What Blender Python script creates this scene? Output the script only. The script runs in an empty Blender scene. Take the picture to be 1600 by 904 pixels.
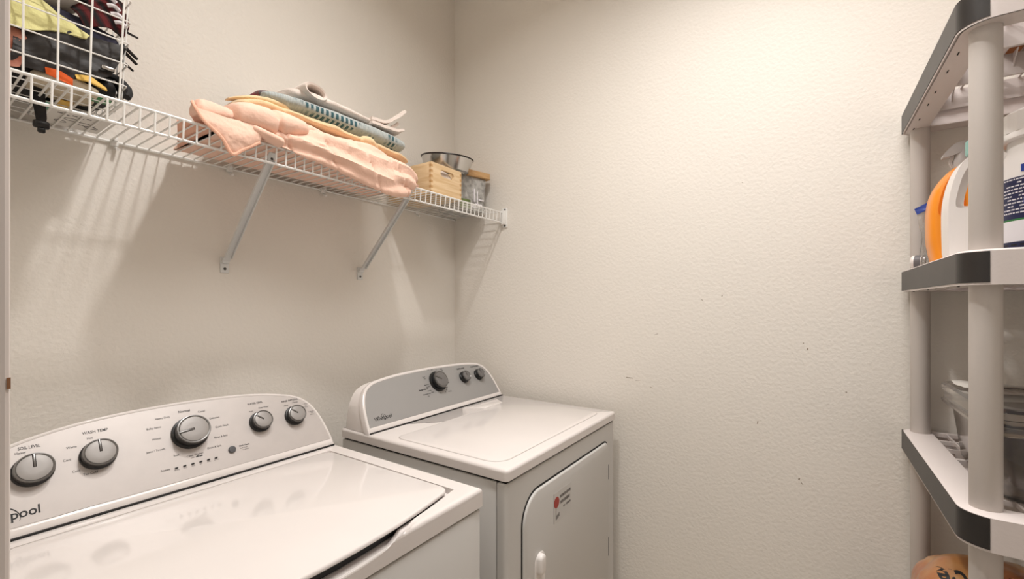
import bpy, bmesh, math, random
from mathutils import Vector, Matrix, noise
from mathutils.bvhtree import BVHTree

# ------------------------------------------------------------------ camera, light, exposure
scene = bpy.context.scene
C = scene.collection
R = math.radians
random.seed(7)

camd = bpy.data.cameras.new('camera'); cam = bpy.data.objects.new('camera', camd); C.objects.link(cam)
cam.location = (-1.705, -1.5101, 1.3353)
cam.rotation_euler = (R(90), 0, R(34.139 - 90))
camd.sensor_width = 36; camd.lens = 36 * 689.235 / 1600
camd.shift_y = 20.8 / 1600
camd.clip_start = 0.01
scene.camera = cam

world = bpy.data.worlds.new('world'); scene.world = world; world.use_nodes = True
world.node_tree.nodes['Background'].inputs[0].default_value = (1, .95, .9, 1)
world.node_tree.nodes['Background'].inputs[1].default_value = 0.5

scene.view_settings.view_transform = 'Standard'
scene.view_settings.look = 'None'
scene.view_settings.gamma = 1
scene.view_settings.use_curve_mapping = False
scene.view_settings.exposure = -0.94
LAMP_POS = (-1.04, -0.95, 2.95)
LAMP_W = 22
LAMP2_POS = (-0.85, -1.5, 2.95)
LAMP2_W = 30
HALL_W = 1
HALL_FILL_W = 5

# unseen cool fill light added in the hall, shining through the laundry doorway
dl = bpy.data.lights.new('hall_fill_light', 'AREA'); dl.shape = 'RECTANGLE'; dl.size = 1.5; dl.size_y = 1.7
dl.energy = HALL_FILL_W; dl.color = (.95, .98, 1)
dlo = bpy.data.objects.new('hall_fill_light', dl); C.objects.link(dlo)
dlo.location = (-2.97, -1.55, 1.45); dlo.rotation_euler = (R(90), 0, R(-90))

# ------------------------------------------------------------------ helpers
def lin(c):
    c /= 255
    return c / 12.92 if c <= .04045 else ((c + .055) / 1.055) ** 2.4
def S(r, g, b): return (lin(r), lin(g), lin(b), 1)

def mat(name, col, rough=.5, metal=0, var=0, vscale=6, bump=0, bscale=60, coat=0, trans=0, col2=None, alpha=1, sheen=0, emis=0, stretch=None):
    m = bpy.data.materials.new(name); m.use_nodes = True
    nt = m.node_tree; N = nt.nodes; L = nt.links; p = N['Principled BSDF']
    p.inputs['Base Color'].default_value = col; p.inputs['Roughness'].default_value = rough
    p.inputs['Metallic'].default_value = metal; p.inputs['Coat Weight'].default_value = coat
    p.inputs['Transmission Weight'].default_value = trans; p.inputs['Alpha'].default_value = alpha
    p.inputs['Sheen Weight'].default_value = sheen
    if emis: p.inputs['Emission Color'].default_value = col; p.inputs['Emission Strength'].default_value = emis
    if var or bump or col2:
        tc = N.new('ShaderNodeTexCoord'); mp = N.new('ShaderNodeMapping'); L.new(tc.outputs['Object'], mp.inputs[0])
        if stretch: mp.inputs['Scale'].default_value = stretch
    if var or col2:
        n = N.new('ShaderNodeTexNoise'); n.inputs['Scale'].default_value = vscale; n.inputs['Detail'].default_value = 5
        L.new(mp.outputs[0], n.inputs[0])
        mx = N.new('ShaderNodeMix'); mx.data_type = 'RGBA'
        a = col; b = col2 or tuple(list(x * (1 - var) for x in col[:3]) + [1])
        mx.inputs[6].default_value = a; mx.inputs[7].default_value = b
        rp = N.new('ShaderNodeMapRange'); rp.inputs[1].default_value = .38; rp.inputs[2].default_value = .62
        L.new(n.outputs[0], rp.inputs[0]); L.new(rp.outputs[0], mx.inputs[0]); L.new(mx.outputs[2], p.inputs['Base Color'])
    if bump:
        n2 = N.new('ShaderNodeTexNoise'); n2.inputs['Scale'].default_value = bscale; n2.inputs['Detail'].default_value = 3
        L.new(mp.outputs[0], n2.inputs[0])
        bp = N.new('ShaderNodeBump'); bp.inputs['Strength'].default_value = bump; bp.inputs['Distance'].default_value = .004
        L.new(n2.outputs[0], bp.inputs['Height']); L.new(bp.outputs[0], p.inputs['Normal'])
    return m

M = {}
M['wall'] = mat('wall_paint', S(234, 228, 219), .55, var=.02, vscale=2, bump=.4, bscale=95)
M['ceiling'] = mat('ceiling_paint', S(240, 236, 228), .8, bump=.4, bscale=70)
M['floor'] = mat('floor_tile', S(196, 182, 162), .4, var=.12, vscale=4)
M['trim'] = mat('trim_paint', S(224, 214, 208), .4)
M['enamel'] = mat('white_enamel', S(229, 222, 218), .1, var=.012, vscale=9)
M['enamel_matt_shaded'] = mat('white_enamel_side_shaded', S(207, 204, 200), .4)  # upright panels: white enamel with their shade darkened into the colour
M['plastic'] = mat('white_plastic', S(236, 230, 226), .35)
M['silver_light'] = mat('washer_panel_silver', S(196, 189, 185), .45, metal=.3, var=.03, vscale=30)
M['silver_dark'] = mat('dryer_panel_silver', S(162, 160, 158), .5, metal=.25)
M['black'] = mat('black_plastic', S(14, 14, 15), .35)
M['gap'] = mat('dark_gap', S(22, 20, 20), .7)
M['knobface'] = mat('knob_brushed_face', S(158, 154, 151), .5, metal=.35)
M['knobrim'] = mat('knob_chrome_rim', S(120, 118, 116), .3, metal=.8)
M['knobdark'] = mat('dryer_knob_face', S(120, 118, 117), .4, metal=.4)
M['ink'] = mat('print_ink', S(14, 13, 15), .5)
M['ink2'] = mat('print_ink_soft', S(96, 90, 88), .5)
M['wire'] = mat('white_coated_wire', S(238, 236, 232), .35)
M['bracket'] = mat('bracket_paint', S(222, 222, 220), .4)
M['screw'] = mat('screw_steel', S(90, 88, 86), .35, metal=.8)
M['peach'] = mat('peach_quilt_cotton', S(248, 206, 184), .85, var=.05, vscale=14, bump=.35, bscale=140, sheen=.2)
M['peach_edge'] = mat('peach_piping', S(240, 186, 160), .85)
M['tan'] = mat('tan_blanket', S(238, 208, 164), .95, var=.08, vscale=25, bump=.4, bscale=220, sheen=.3)
M['whitecloth'] = mat('white_blanket', S(232, 218, 208), .95, var=.05, vscale=25, bump=.4, bscale=200, sheen=.3)
M['wood'] = mat('pale_beech', S(232, 204, 164), .5, col2=S(216, 182, 136), vscale=7, stretch=(1.2, 1.2, 14))
M['woodend'] = mat('beech_end_grain', S(200, 156, 104), .6)
M['bamboo'] = mat('bamboo_lid', S(206, 166, 116), .45, col2=S(188, 146, 98), vscale=9, stretch=(1, 10, 10))
M['steel'] = mat('stainless_steel', S(205, 203, 200), .2, metal=1)
M['rim'] = mat('dark_rim', S(40, 34, 32), .35, metal=.4)
M['greybin'] = mat('grey_bin_plastic', S(140, 138, 134), .3, col2=S(182, 180, 176), vscale=45, coat=.3)
M['green'] = mat('green_print', S(112, 128, 70), .6, col2=S(82, 98, 50), vscale=30)
M['shelfplastic'] = mat('light_grey_plastic', S(218, 208, 204), .42, bump=.05, bscale=200)
M['postplastic'] = mat('post_grey_plastic', S(204, 196, 190), .45)
M['shelfblack'] = mat('black_trim_plastic', S(46, 42, 40), .4, var=.25, vscale=18)
M['orange'] = mat('orange_bottle', S(248, 150, 30), .35, coat=.2)
M['orange_deep'] = mat('orange_recess', S(240, 122, 8), .4)
M['jug'] = mat('white_jug_plastic', S(242, 236, 232), .35)
M['teal'] = mat('teal_cap', S(140, 186, 176), .4)
M['sprayer'] = mat('frosted_sprayer', S(222, 218, 216), .3, trans=.45)
M['clear'] = mat('clear_plastic', S(236, 234, 230), .12, trans=.85)
M['boxclear'] = mat('storage_box_plastic', S(226, 220, 214), .08, trans=.92)
M['blue'] = mat('blue_label', S(34, 62, 150), .4)
M['navy'] = mat('navy_label', S(24, 30, 72), .4)
M['labelwhite'] = mat('label_white', S(232, 228, 232), .5)
M['labelgreen'] = mat('label_green', S(46, 120, 60), .5)
M['bag'] = mat('amber_plastic_bag', S(190, 138, 82), .3, col2=S(166, 92, 56), vscale=11, coat=.3, bump=.5, bscale=25)
M['red'] = mat('red_plastic', S(150, 30, 30), .35)
M['dark_cloth'] = mat('black_cloth', S(26, 24, 25), .75, var=.3, vscale=12, bump=.3, bscale=120)
M['bagblack'] = mat('black_coated_fabric', S(36, 31, 29), .6, var=.25, vscale=8, bump=.2, bscale=60)
M['navycloth'] = mat('navy_cloth', S(38, 36, 54), .9, bump=.3, bscale=160)
M['browncloth'] = mat('brown_cloth', S(84, 58, 44), .9, bump=.3, bscale=120)
M['yellow'] = mat('pale_yellow_cloth', S(226, 220, 156), .9, col2=S(206, 200, 140), vscale=18, bump=.4, bscale=150)
M['pink'] = mat('pink_cloth', S(222, 160, 140), .9, col2=S(150, 86, 66), vscale=16)
M['greycloth'] = mat('grey_cap_cloth', S(190, 184, 180), .8)
M['paper'] = mat('white_paper', S(226, 222, 216), .7)
M['teal_print'] = mat('teal_fabric', S(92, 186, 160), .7)
M['orange_print'] = mat('orange_fabric', S(236, 98, 26), .7)
M['yellow_print'] = mat('yellow_fabric', S(228, 186, 92), .7)
M['cream'] = mat('cream_fabric', S(214, 200, 176), .8)
M['greenclip'] = mat('green_plastic', S(58, 128, 74), .4)
M['sticker'] = mat('sticker_film', S(196, 186, 178), .4)
M['stickerred'] = mat('sticker_red', S(168, 58, 48), .5)
M['lamp'] = mat('lamp_glass', (1, .93, .82, 1), .4, emis=6)
M['scuff'] = mat('scuff', S(150, 136, 120), .8)
M['chip'] = mat('bare_wood_chip', S(150, 104, 70), .7)
M['card'] = mat('brown_cardboard', S(176, 112, 66), .8)

# striped dark-red cloth and patterned blue blanket
def stripes_mat(name, cols, scale, axis, rough=.9):
    m = bpy.data.materials.new(name); m.use_nodes = True
    nt = m.node_tree; N = nt.nodes; L = nt.links; p = N['Principled BSDF']; p.inputs['Roughness'].default_value = rough
    tc = N.new('ShaderNodeTexCoord'); mp = N.new('ShaderNodeMapping'); L.new(tc.outputs['Object'], mp.inputs[0])
    mp.inputs['Rotation'].default_value = axis
    w = N.new('ShaderNodeTexWave'); w.inputs['Scale'].default_value = scale; w.inputs['Distortion'].default_value = 1.2
    L.new(mp.outputs[0], w.inputs[0])
    cr = N.new('ShaderNodeValToRGB'); cr.color_ramp.interpolation = 'CONSTANT'
    cr.color_ramp.elements[0].color = cols[0]; cr.color_ramp.elements[1].color = cols[-1]; cr.color_ramp.elements[1].position = .8
    for i, c in enumerate(cols[1:-1]):
        e = cr.color_ramp.elements.new(.3 + .25 * i); e.color = c
    L.new(w.outputs[0], cr.inputs[0]); L.new(cr.outputs[0], p.inputs['Base Color'])
    return m
M['stripe'] = stripes_mat('dark_red_striped_cloth', [S(92, 20, 22), S(60, 12, 14), S(26, 20, 22)], 14, (0, .5, 0))

def blue_mat():
    m = bpy.data.materials.new('blue_grey_blanket'); m.use_nodes = True
    nt = m.node_tree; N = nt.nodes; L = nt.links; p = N['Principled BSDF']; p.inputs['Roughness'].default_value = .95
    p.inputs['Sheen Weight'].default_value = .3
    tc = N.new('ShaderNodeTexCoord'); mp = N.new('ShaderNodeMapping'); L.new(tc.outputs['UV'], mp.inputs[0])
    # teal dashes in rows along the fold: two wave products thresholded
    br = N.new('ShaderNodeTexBrick'); br.inputs['Scale'].default_value = 1; br.inputs['Mortar Size'].default_value = .004
    br.inputs['Brick Width'].default_value = .017; br.inputs['Row Height'].default_value = .025; br.offset = .5
    br.inputs['Color1'].default_value = (0, 0, 0, 1); br.inputs['Color2'].default_value = (0, 0, 0, 1); br.inputs['Mortar'].default_value = (1, 1, 1, 1)
    L.new(mp.outputs[0], br.inputs[0])
    n = N.new('ShaderNodeTexNoise'); n.inputs['Scale'].default_value = 9; n.inputs['Detail'].default_value = 2; L.new(mp.outputs[0], n.inputs[0])
    r = N.new('ShaderNodeMapRange'); r.inputs[1].default_value = .44; r.inputs[2].default_value = .5; L.new(n.outputs[0], r.inputs[0])
    sub = N.new('ShaderNodeMath'); sub.operation = 'SUBTRACT'; sub.inputs[0].default_value = 1; L.new(br.outputs[0], sub.inputs[1])
    mu = N.new('ShaderNodeMath'); mu.operation = 'MULTIPLY'; L.new(sub.outputs[0], mu.inputs[0]); L.new(r.outputs[0], mu.inputs[1])
    n3 = N.new('ShaderNodeTexNoise'); n3.inputs['Scale'].default_value = 60; n3.inputs['Detail'].default_value = 3; L.new(mp.outputs[0], n3.inputs[0])
    base = N.new('ShaderNodeMix'); base.data_type = 'RGBA'; base.inputs[6].default_value = S(148, 158, 160); base.inputs[7].default_value = S(196, 200, 196)
    L.new(n3.outputs[0], base.inputs[0])
    mx = N.new('ShaderNodeMix'); mx.data_type = 'RGBA'; L.new(mu.outputs[0], mx.inputs[0]); L.new(base.outputs[2], mx.inputs[6])
    mx.inputs[7].default_value = S(42, 84, 92); L.new(mx.outputs[2], p.inputs['Base Color'])
    w = N.new('ShaderNodeTexWave'); w.inputs['Scale'].default_value = 45; L.new(mp.outputs[0], w.inputs[0])
    bp = N.new('ShaderNodeBump'); bp.inputs['Strength'].default_value = .35; bp.inputs['Distance'].default_value = .004
    L.new(w.outputs[0], bp.inputs['Height']); L.new(bp.outputs[0], p.inputs['Normal'])
    return m
M['blueblanket'] = blue_mat()

def link_mesh(name, bm, m, parent=None, smooth=True, kind=None):
    me = bpy.data.meshes.new(name)
    bmesh.ops.recalc_face_normals(bm, faces=bm.faces[:])
    bm.to_mesh(me); bm.free()
    if smooth:
        for p in me.polygons: p.use_smooth = True
        try: me.set_sharp_from_angle(angle=R(38))
        except Exception: pass
    me.materials.append(m)
    o = bpy.data.objects.new(name, me); C.objects.link(o)
    if parent:
        o.parent = parent
        # geometry is written in world space: keep it there
        o.matrix_parent_inverse = parent_world(parent).inverted()
    if kind: o['kind'] = kind
    return o
def parent_world(o):
    w = o.matrix_basis.copy()
    while o.parent:
        w = o.parent.matrix_basis @ o.matrix_parent_inverse @ w; o = o.parent
    return w
def tag(o, label, cat, group=None):
    o['label'] = label; o['category'] = cat
    if group: o['group'] = group
    return o
def thing(name, label, cat, loc=(0, 0, 0), group=None):
    o = bpy.data.objects.new(name, None); C.objects.link(o); o.location = loc
    o.empty_display_size = .05
    return tag(o, label, cat, group)

def box(bm, a, b, bev=0, seg=2, mx=None):
    r = bmesh.ops.create_cube(bm, size=1)
    vs = r['verts']
    c = [(a[i] + b[i]) / 2 for i in range(3)]; s = [abs(b[i] - a[i]) for i in range(3)]
    for v in vs: v.co = Vector([v.co[i] * s[i] + c[i] for i in range(3)])
    if bev:
        es = list({e for v in vs for e in v.link_edges})
        r2 = bmesh.ops.bevel(bm, geom=es, offset=bev, segments=seg, affect='EDGES', profile=.5)
        vs = list({v for f in r2['faces'] for v in f.verts} | {v for v in vs if v.is_valid})
    if mx is not None:
        for v in vs: v.co = mx @ v.co
    return vs
def boxo(name, a, b, m, parent=None, bev=0, seg=2, mx=None, kind=None):
    bm = bmesh.new(); box(bm, a, b, bev, seg, mx); return link_mesh(name, bm, m, parent, kind=kind)

def tube(bm, pts, r, n=8, closed=False):
    pts = [Vector(p) for p in pts]; k = len(pts); rings = []
    t0 = (pts[1] - pts[0]).normalized()
    up = Vector((0, 0, 1)) if abs(t0.z) < .9 else Vector((0, 1, 0))
    nrm = (up - t0 * up.dot(t0)).normalized()
    for i in range(k):
        if closed: t = (pts[(i + 1) % k] - pts[i - 1])
        else: t = pts[min(i + 1, k - 1)] - pts[max(i - 1, 0)]
        t.normalize(); nrm = (nrm - t * nrm.dot(t)).normalized(); b = t.cross(nrm)
        rr = r[i] if isinstance(r, (list, tuple)) else r
        rings.append([bm.verts.new(pts[i] + (nrm * math.cos(a) + b * math.sin(a)) * rr) for a in [2 * math.pi * j / n for j in range(n)]])
    for i in range(k if closed else k - 1):
        A, B = rings[i], rings[(i + 1) % k]
        for j in range(n): bm.faces.new((A[j], A[(j + 1) % n], B[(j + 1) % n], B[j]))
    if not closed:
        bm.faces.new(rings[0]); bm.faces.new(rings[-1])

def lathe(bm, prof, n=32, mx=None, cap=True):
    rings = []
    for (r, z) in prof:
        rings.append([bm.verts.new(((mx or Matrix()) @ Vector((r * math.cos(2 * math.pi * j / n), r * math.sin(2 * math.pi * j / n), z)))) for j in range(n)])
    for A, B in zip(rings, rings[1:]):
        for j in range(n): bm.faces.new((A[j], A[(j + 1) % n], B[(j + 1) % n], B[j]))
    if cap:
        bm.faces.new(rings[0]); bm.faces.new(rings[-1])

def loft(bm, rings, cap=(True, True)):
    V = [[bm.verts.new(p) for p in r] for r in rings]; n = len(V[0])
    for A, B in zip(V, V[1:]):
        for j in range(n): bm.faces.new((A[j], A[(j + 1) % n], B[(j + 1) % n], B[j]))
    if cap[0]: bm.faces.new(V[0])
    if cap[1]: bm.faces.new(V[-1])
    return V

def cr(P, t):  # catmull-rom through list of tuples, t in 0..len-1
    n = len(P); i = min(int(t), n - 2); f = t - i
    p0 = P[max(i - 1, 0)]; p1 = P[i]; p2 = P[i + 1]; p3 = P[min(i + 2, n - 1)]
    return tuple(.5 * (2 * b + (c - a) * f + (2 * a - 5 * b + 4 * c - d) * f * f + (3 * b - a - 3 * c + d) * f ** 3) for a, b, c, d in zip(p0, p1, p2, p3))
def crs(P, n): return [cr(P, (len(P) - 1) * i / n) for i in range(n + 1)]
def crs_closed(P, n):
    k = len(P); out = []
    for i in range(n):
        t = k * i / n; j = int(t); f = t - j
        a, b, c, d = (P[(j + q) % k] for q in (-1, 0, 1, 2))
        out.append(tuple(.5 * (2 * B + (Cc - A) * f + (2 * A - 5 * B + 4 * Cc - D) * f * f + (3 * B - A - 3 * Cc + D) * f ** 3) for A, B, Cc, D in zip(a, b, c, d)))
    return out

def fbm(p, s=1, seed=0): return noise.fractal(Vector(p) * s + Vector((seed * 7.3, seed * 3.1, seed * 1.7)), .9, 2.0, 4)

def patch(ctrl, nu=28, nv=20, thick=.004, amp=.006, sc=16, seed=1, lift=None):
    """cloth sheet through a grid of control points (rows of points)"""
    rows = [crs(r, nu) for r in ctrl]
    grid = [[None] * (nu + 1) for _ in range(nv + 1)]
    for u in range(nu + 1):
        col = crs([r[u] for r in rows], nv)
        for v in range(nv + 1): grid[v][u] = Vector(col[v])
    P = [[None] * (nu + 1) for _ in range(nv + 1)]
    for v in range(nv + 1):
        for u in range(nu + 1):
            a = grid[v][min(u + 1, nu)] - grid[v][max(u - 1, 0)]; b = grid[min(v + 1, nv)][u] - grid[max(v - 1, 0)][u]
            n = a.cross(b); n = n.normalized() if n.length > 1e-9 else Vector((0, 0, 1))
            p = grid[v][u]; p = p + n * (amp * fbm(p, sc, seed)); P[v][u] = (p + n * thick * .5, p - n * thick * .5)
    bm = bmesh.new()
    V = [[[bm.verts.new(P[v][u][k]) for u in range(nu + 1)] for v in range(nv + 1)] for k in (0, 1)]
    for v in range(nv):
        for u in range(nu):
            for k in (0, 1): bm.faces.new((V[k][v][u], V[k][v][u + 1], V[k][v + 1][u + 1], V[k][v + 1][u]))
    for v in range(nv):
        for u in (0, nu): bm.faces.new((V[0][v][u], V[0][v + 1][u], V[1][v + 1][u], V[1][v][u]))
    for u in range(nu):
        for v in (0, nv): bm.faces.new((V[0][v][u], V[0][v][u + 1], V[1][v][u + 1], V[1][v][u]))
    return bm

def pillow(st, nu=90, nv=40, e=2.6, amp=.004, sc=14, seed=1, seams=None, seamd=.004, uv=False, aniso=(1, 1, 1)):
    """soft folded bundle: stations (x, yc, zc, ry, rz); superellipse sections, wrinkles, quilting seams"""
    bm = bmesh.new(); rings = []
    for i in range(nu + 1):
        f = i / nu
        g = .5 - .5 * math.cos(math.pi * f); g = .35 * g + .65 * f
        x, yc, zc, ry, rz = cr(st, (len(st) - 1) * g)
        ring = []
        for j in range(nv):
            a = 2 * math.pi * j / nv; c, s = math.cos(a), math.sin(a)
            cy = math.copysign(abs(c) ** (2 / e), c); sz = math.copysign(abs(s) ** (2 / e), s)
            p = Vector((x, yc + ry * cy, zc + rz * sz)); n = Vector((0, c, s))
            q = Vector((p.x * aniso[0], p.y * aniso[1], p.z * aniso[2]))
            d = amp * fbm(q, sc, seed)
            if seams:
                m = (x + .25 * p.z) % seams; m = min(m, seams - m); d -= seamd * math.exp(-(m / .007) ** 2)
            ring.append(p + n * d)
        rings.append(ring)
    loft(bm, rings)
    if uv:
        ul = bm.loops.layers.uv.new('uv')
        bm.verts.ensure_lookup_table()
        for f in bm.faces:
            for l in f.loops:
                l[ul].uv = (l.vert.co.x, l.vert.co.z * 1.0 - l.vert.co.y * .6)
    return bm

def plate_hole(bm, outer, holes, th, mx):
    """flat plate in local XY with holes, extruded by th in local Z"""
    edges = []
    for loop in [outer] + holes:
        vs = [bm.verts.new((p[0], p[1], 0)) for p in loop]
        edges += [bm.edges.new((vs[i], vs[(i + 1) % len(vs)])) for i in range(len(vs))]
    r = bmesh.ops.triangle_fill(bm, use_beauty=True, edges=edges)
    fs = [g for g in r['geom'] if isinstance(g, bmesh.types.BMFace)]
    ex = bmesh.ops.extrude_face_region(bm, geom=fs)
    top = [g for g in ex['geom'] if isinstance(g, bmesh.types.BMVert)]
    for v in top: v.co.z += th
    allv = {v for f in fs for v in f.verts} | set(top)
    for v in allv: v.co = mx @ v.co

def rrect(x0, y0, x1, y1, r, n=6):
    """rounded rectangle outline; r one radius or four (x0y0, x1y0, x1y1, x0y1)"""
    if not isinstance(r, (list, tuple)): r = [r] * 4
    out = []
    for (cx, cy, sx, sy, a0, rr) in ((x0, y0, 1, 1, 180, r[0]), (x1, y0, -1, 1, 270, r[1]), (x1, y1, -1, -1, 0, r[2]), (x0, y1, 1, -1, 90, r[3])):
        for i in range(n + 1):
            a = R(a0 + 90 * i / n); out.append((cx + sx * rr + rr * math.cos(a), cy + sy * rr + rr * math.sin(a)))
    return out
def plate(bm, outline, z0, z1, mx=None, bev=.002, bevb=0):
    """closed outline extruded in local Z with softly rounded top edge"""
    mx = mx or Matrix()
    cx = sum(p[0] for p in outline) / len(outline); cy = sum(p[1] for p in outline) / len(outline)
    def ring(z, ins):
        k = len(outline); o = []
        for i in range(k):
            p = Vector(outline[i]); a = Vector(outline[i - 1]); b = Vector(outline[(i + 1) % k])
            t = (b - a); t = t.normalized() if t.length > 1e-9 else Vector((1, 0)); nn = Vector((t.y, -t.x))
            q = p - nn * ins; o.append(mx @ Vector((q.x, q.y, z)))
        return o
    s = 1
    area = sum(outline[i][0] * outline[(i + 1) % len(outline)][1] - outline[(i + 1) % len(outline)][0] * outline[i][1] for i in range(len(outline)))
    if area < 0: s = -1
    rs = [ring(z0 + 0, s * bevb)]
    if bevb: rs.append(ring(z0 + bevb, 0))
    sup = min(.0006, (z1 - z0) * .2)
    if z1 - bev - sup > z0 + bevb: rs.append(ring(z1 - bev - sup, 0))
    rs += [ring(z1 - bev + bev * math.sin(R(a)), s * bev * (1 - math.cos(R(a)))) for a in (0, 30, 60, 90)]
    loft(bm, rs)

_fontcache = {}
def text_into(bm, s, size, origin, mx, align='LEFT', bold=0, rot=0, th=.0002, squash=1, fn=None):
    cu = bpy.data.curves.new('lettering_curve', 'FONT'); cu.body = s; cu.size = size; cu.align_x = align; cu.offset = bold; cu.resolution_u = 3
    to = bpy.data.objects.new('lettering_tmp', cu); C.objects.link(to)
    dg = bpy.context.evaluated_depsgraph_get()
    me = bpy.data.meshes.new_from_object(to.evaluated_get(dg))
    c, sn = math.cos(rot), math.sin(rot)
    idx = []
    for v in me.vertices:
        x, y = v.co.x * squash, v.co.y
        p = Vector((origin[0] + c * x - sn * y, origin[1] + sn * x + c * y, th))
        p = fn(p) if fn else mx @ p
        idx.append(bm.verts.new(p))
    for p in me.polygons:
        try: bm.faces.new([idx[i] for i in p.vertices])
        except ValueError: pass
    bpy.data.objects.remove(to); bpy.data.meshes.remove(me); bpy.data.curves.remove(cu)

def structure(name, bm, m, parent=None, smooth=False):
    o = link_mesh(name, bm, m, parent, smooth); o['kind'] = 'structure'; return o

# ------------------------------------------------------------------ the room
XL, YF, ZC = -1.66, -2.80, 2.95
def wallbox(name, a, b, m):
    bm = bmesh.new(); box(bm, a, b); return structure(name, bm, m)
wallbox('floor', (-3.1, YF - .1, -.1), (.1, .1, 0), M['floor'])
wallbox('ceiling', (-3.1, YF - .1, ZC), (.1, .1, ZC + .1), M['ceiling'])
wallbox('wall_back', (-1.775, 0, 0), (.1, .1, ZC), M['wall'])
wr = wallbox('wall_right', (0, YF - .1, 0), (.1, 0, ZC), M['wall'])
wallbox('wall_front', (-1.775, YF - .1, 0), (0, YF, ZC), M['wall'])
bm = bmesh.new()                                   # wall with the doorway the photograph was taken from
box(bm, (-1.775, -1.03, 0), (XL, 0, ZC)); box(bm, (-1.775, YF, 0), (XL, -1.97, ZC)); box(bm, (-1.775, -1.97, 2.06), (XL, -1.03, ZC))
structure('wall_left', bm, M['wall'])
bm = bmesh.new()
box(bm, (-3.1, YF - .1, 0), (-3.0, -2.3, ZC)); box(bm, (-3.1, -.8, 0), (-3.0, .1, ZC)); box(bm, (-3.1, -2.3, 0), (-3.0, -.8, .6)); box(bm, (-3.1, -2.3, 2.3), (-3.0, -.8, ZC))
structure('wall_hall', bm, M['wall'])
bm = bmesh.new()
for y in (-2.3, -1.57, -.84): box(bm, (-3.07, y, .6), (-3.03, y + .04, 2.3))
for z in (.6, 1.43, 2.26): box(bm, (-3.07, -2.3, z), (-3.03, -.8, z + .04))
structure('window_added', bm, M['trim'])  # unseen window frame, added to go with the hall fill light
wallbox('wall_hall_near', (-3.0, 0, 0), (-1.775, .1, ZC), M['wall'])
wallbox('wall_hall_far', (-3.0, YF - .1, 0), (-1.775, YF, ZC), M['wall'])
bm = bmesh.new()                                   # door casing and jamb lining
for y0, y1 in ((-1.037, -.975), (-2.025, -1.963)):
    box(bm, (XL, y0, 0), (-1.645, y1, 2.12), .003)
box(bm, (XL, -1.963, 2.06), (-1.645, -1.037, 2.12), .003)
box(bm, (-1.775, -1.034, 0), (XL - .0005, -1.028, 2.06)); box(bm, (-1.775, -1.972, 0), (XL - .0005, -1.966, 2.06))
dc = structure('trim_1', bm, M['trim'])
bm = bmesh.new(); box(bm, (-1.6470, -1.0374, 1.274), (-1.6452, -1.0366, 1.282)); link_mesh('paint_chip', bm, M['chip'], dc)
for nm, a, b in (('baseboard_back', (XL, -.014, 0), (0, 0, .09)), ('baseboard_right', (-.014, YF, 0), (0, -.015, .09)),
                 ('baseboard_front', (XL, YF, 0), (-.015, YF + .014, .09)), ('baseboard_left', (XL, -.97, 0), (XL + .014, -.015, .09))):
    bm = bmesh.new(); box(bm, a, b, .003); structure(nm, bm, M['trim'])
# scuffs on the end wall
for (y, z, w, h, rot) in ((-.919, 1.039, .034, .004, .05), (-.905, 1.0395, .008, .006, 0), (-.95, 1.032, .03, .002, -.2), (-1.002, 1.010, .014, .003, .4), (-1.501, 1.187, .005, .014, 0), (-1.49, 1.205, .004, .006, .2),
                          (-1.486, .752, .012, .004, .8), (-1.478, .765, .006, .012, .3), (-1.314, 1.75, .006, .004, 0), (-1.184, 1.346, .008, .004, .5), (-1.25, 1.36, .004, .012, .2), (-1.60, 1.06, .006, .006, 0),
                          (-.16, 2.05, .006, .004, .3), (-1.02, 1.215, .02, .003, -.4), (-1.36, .93, .004, .02, .2)):
    bm = bmesh.new(); mx = Matrix.Translation((0, y, z)) @ Matrix.Rotation(rot, 4, 'X')
    box(bm, (-.0004, -w / 3, -h / 4), (.0006, w / 3, h / 4), 0, mx=mx); link_mesh('scuff_mark', bm, M['scuff'], wr)

# ceiling downlights (above the frame and in the hall): fittings with their own light; the hall one is unseen added fill
def downlight(label, pos, watts, size, col, k=1, spread=150):
    t = thing('ceiling_downlight', label, 'lamp', (pos[0], pos[1], ZC))
    mx = Matrix.Translation((pos[0], pos[1], ZC)) @ Matrix.Diagonal((k, k, 1, 1))
    bm = bmesh.new(); lathe(bm, [(.105, 0), (.105, -.004), (.098, -.008), (.08, -.010), (.072, -.004), (.072, 0)], 36, mx, cap=False); link_mesh('trim_ring', bm, M['plastic'], t)
    bm = bmesh.new(); lathe(bm, [(.072, -.002), (.0005, -.002)], 36, mx, cap=False); link_mesh('diffuser', bm, M['plastic'], t)
    l = bpy.data.lights.new('downlight', 'AREA'); l.shape = 'DISK'; l.size = size; l.energy = watts; l.color = col; l.spread = R(spread)
    o = bpy.data.objects.new('downlight', l); C.objects.link(o); o.parent = t; o.location = (0, 0, -.0115)
downlight('round recessed ceiling light above the washer', LAMP_POS, LAMP_W, .10, (1, .975, .95))
downlight('wide round ceiling light near the front wall', LAMP2_POS, LAMP2_W, .85, (1, .975, .95), 6, 126)
downlight('unseen fill light added in the hall, as a round recessed fitting', (-2.35, -1.75, ZC), HALL_W, .14, (1, .97, .95))

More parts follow.
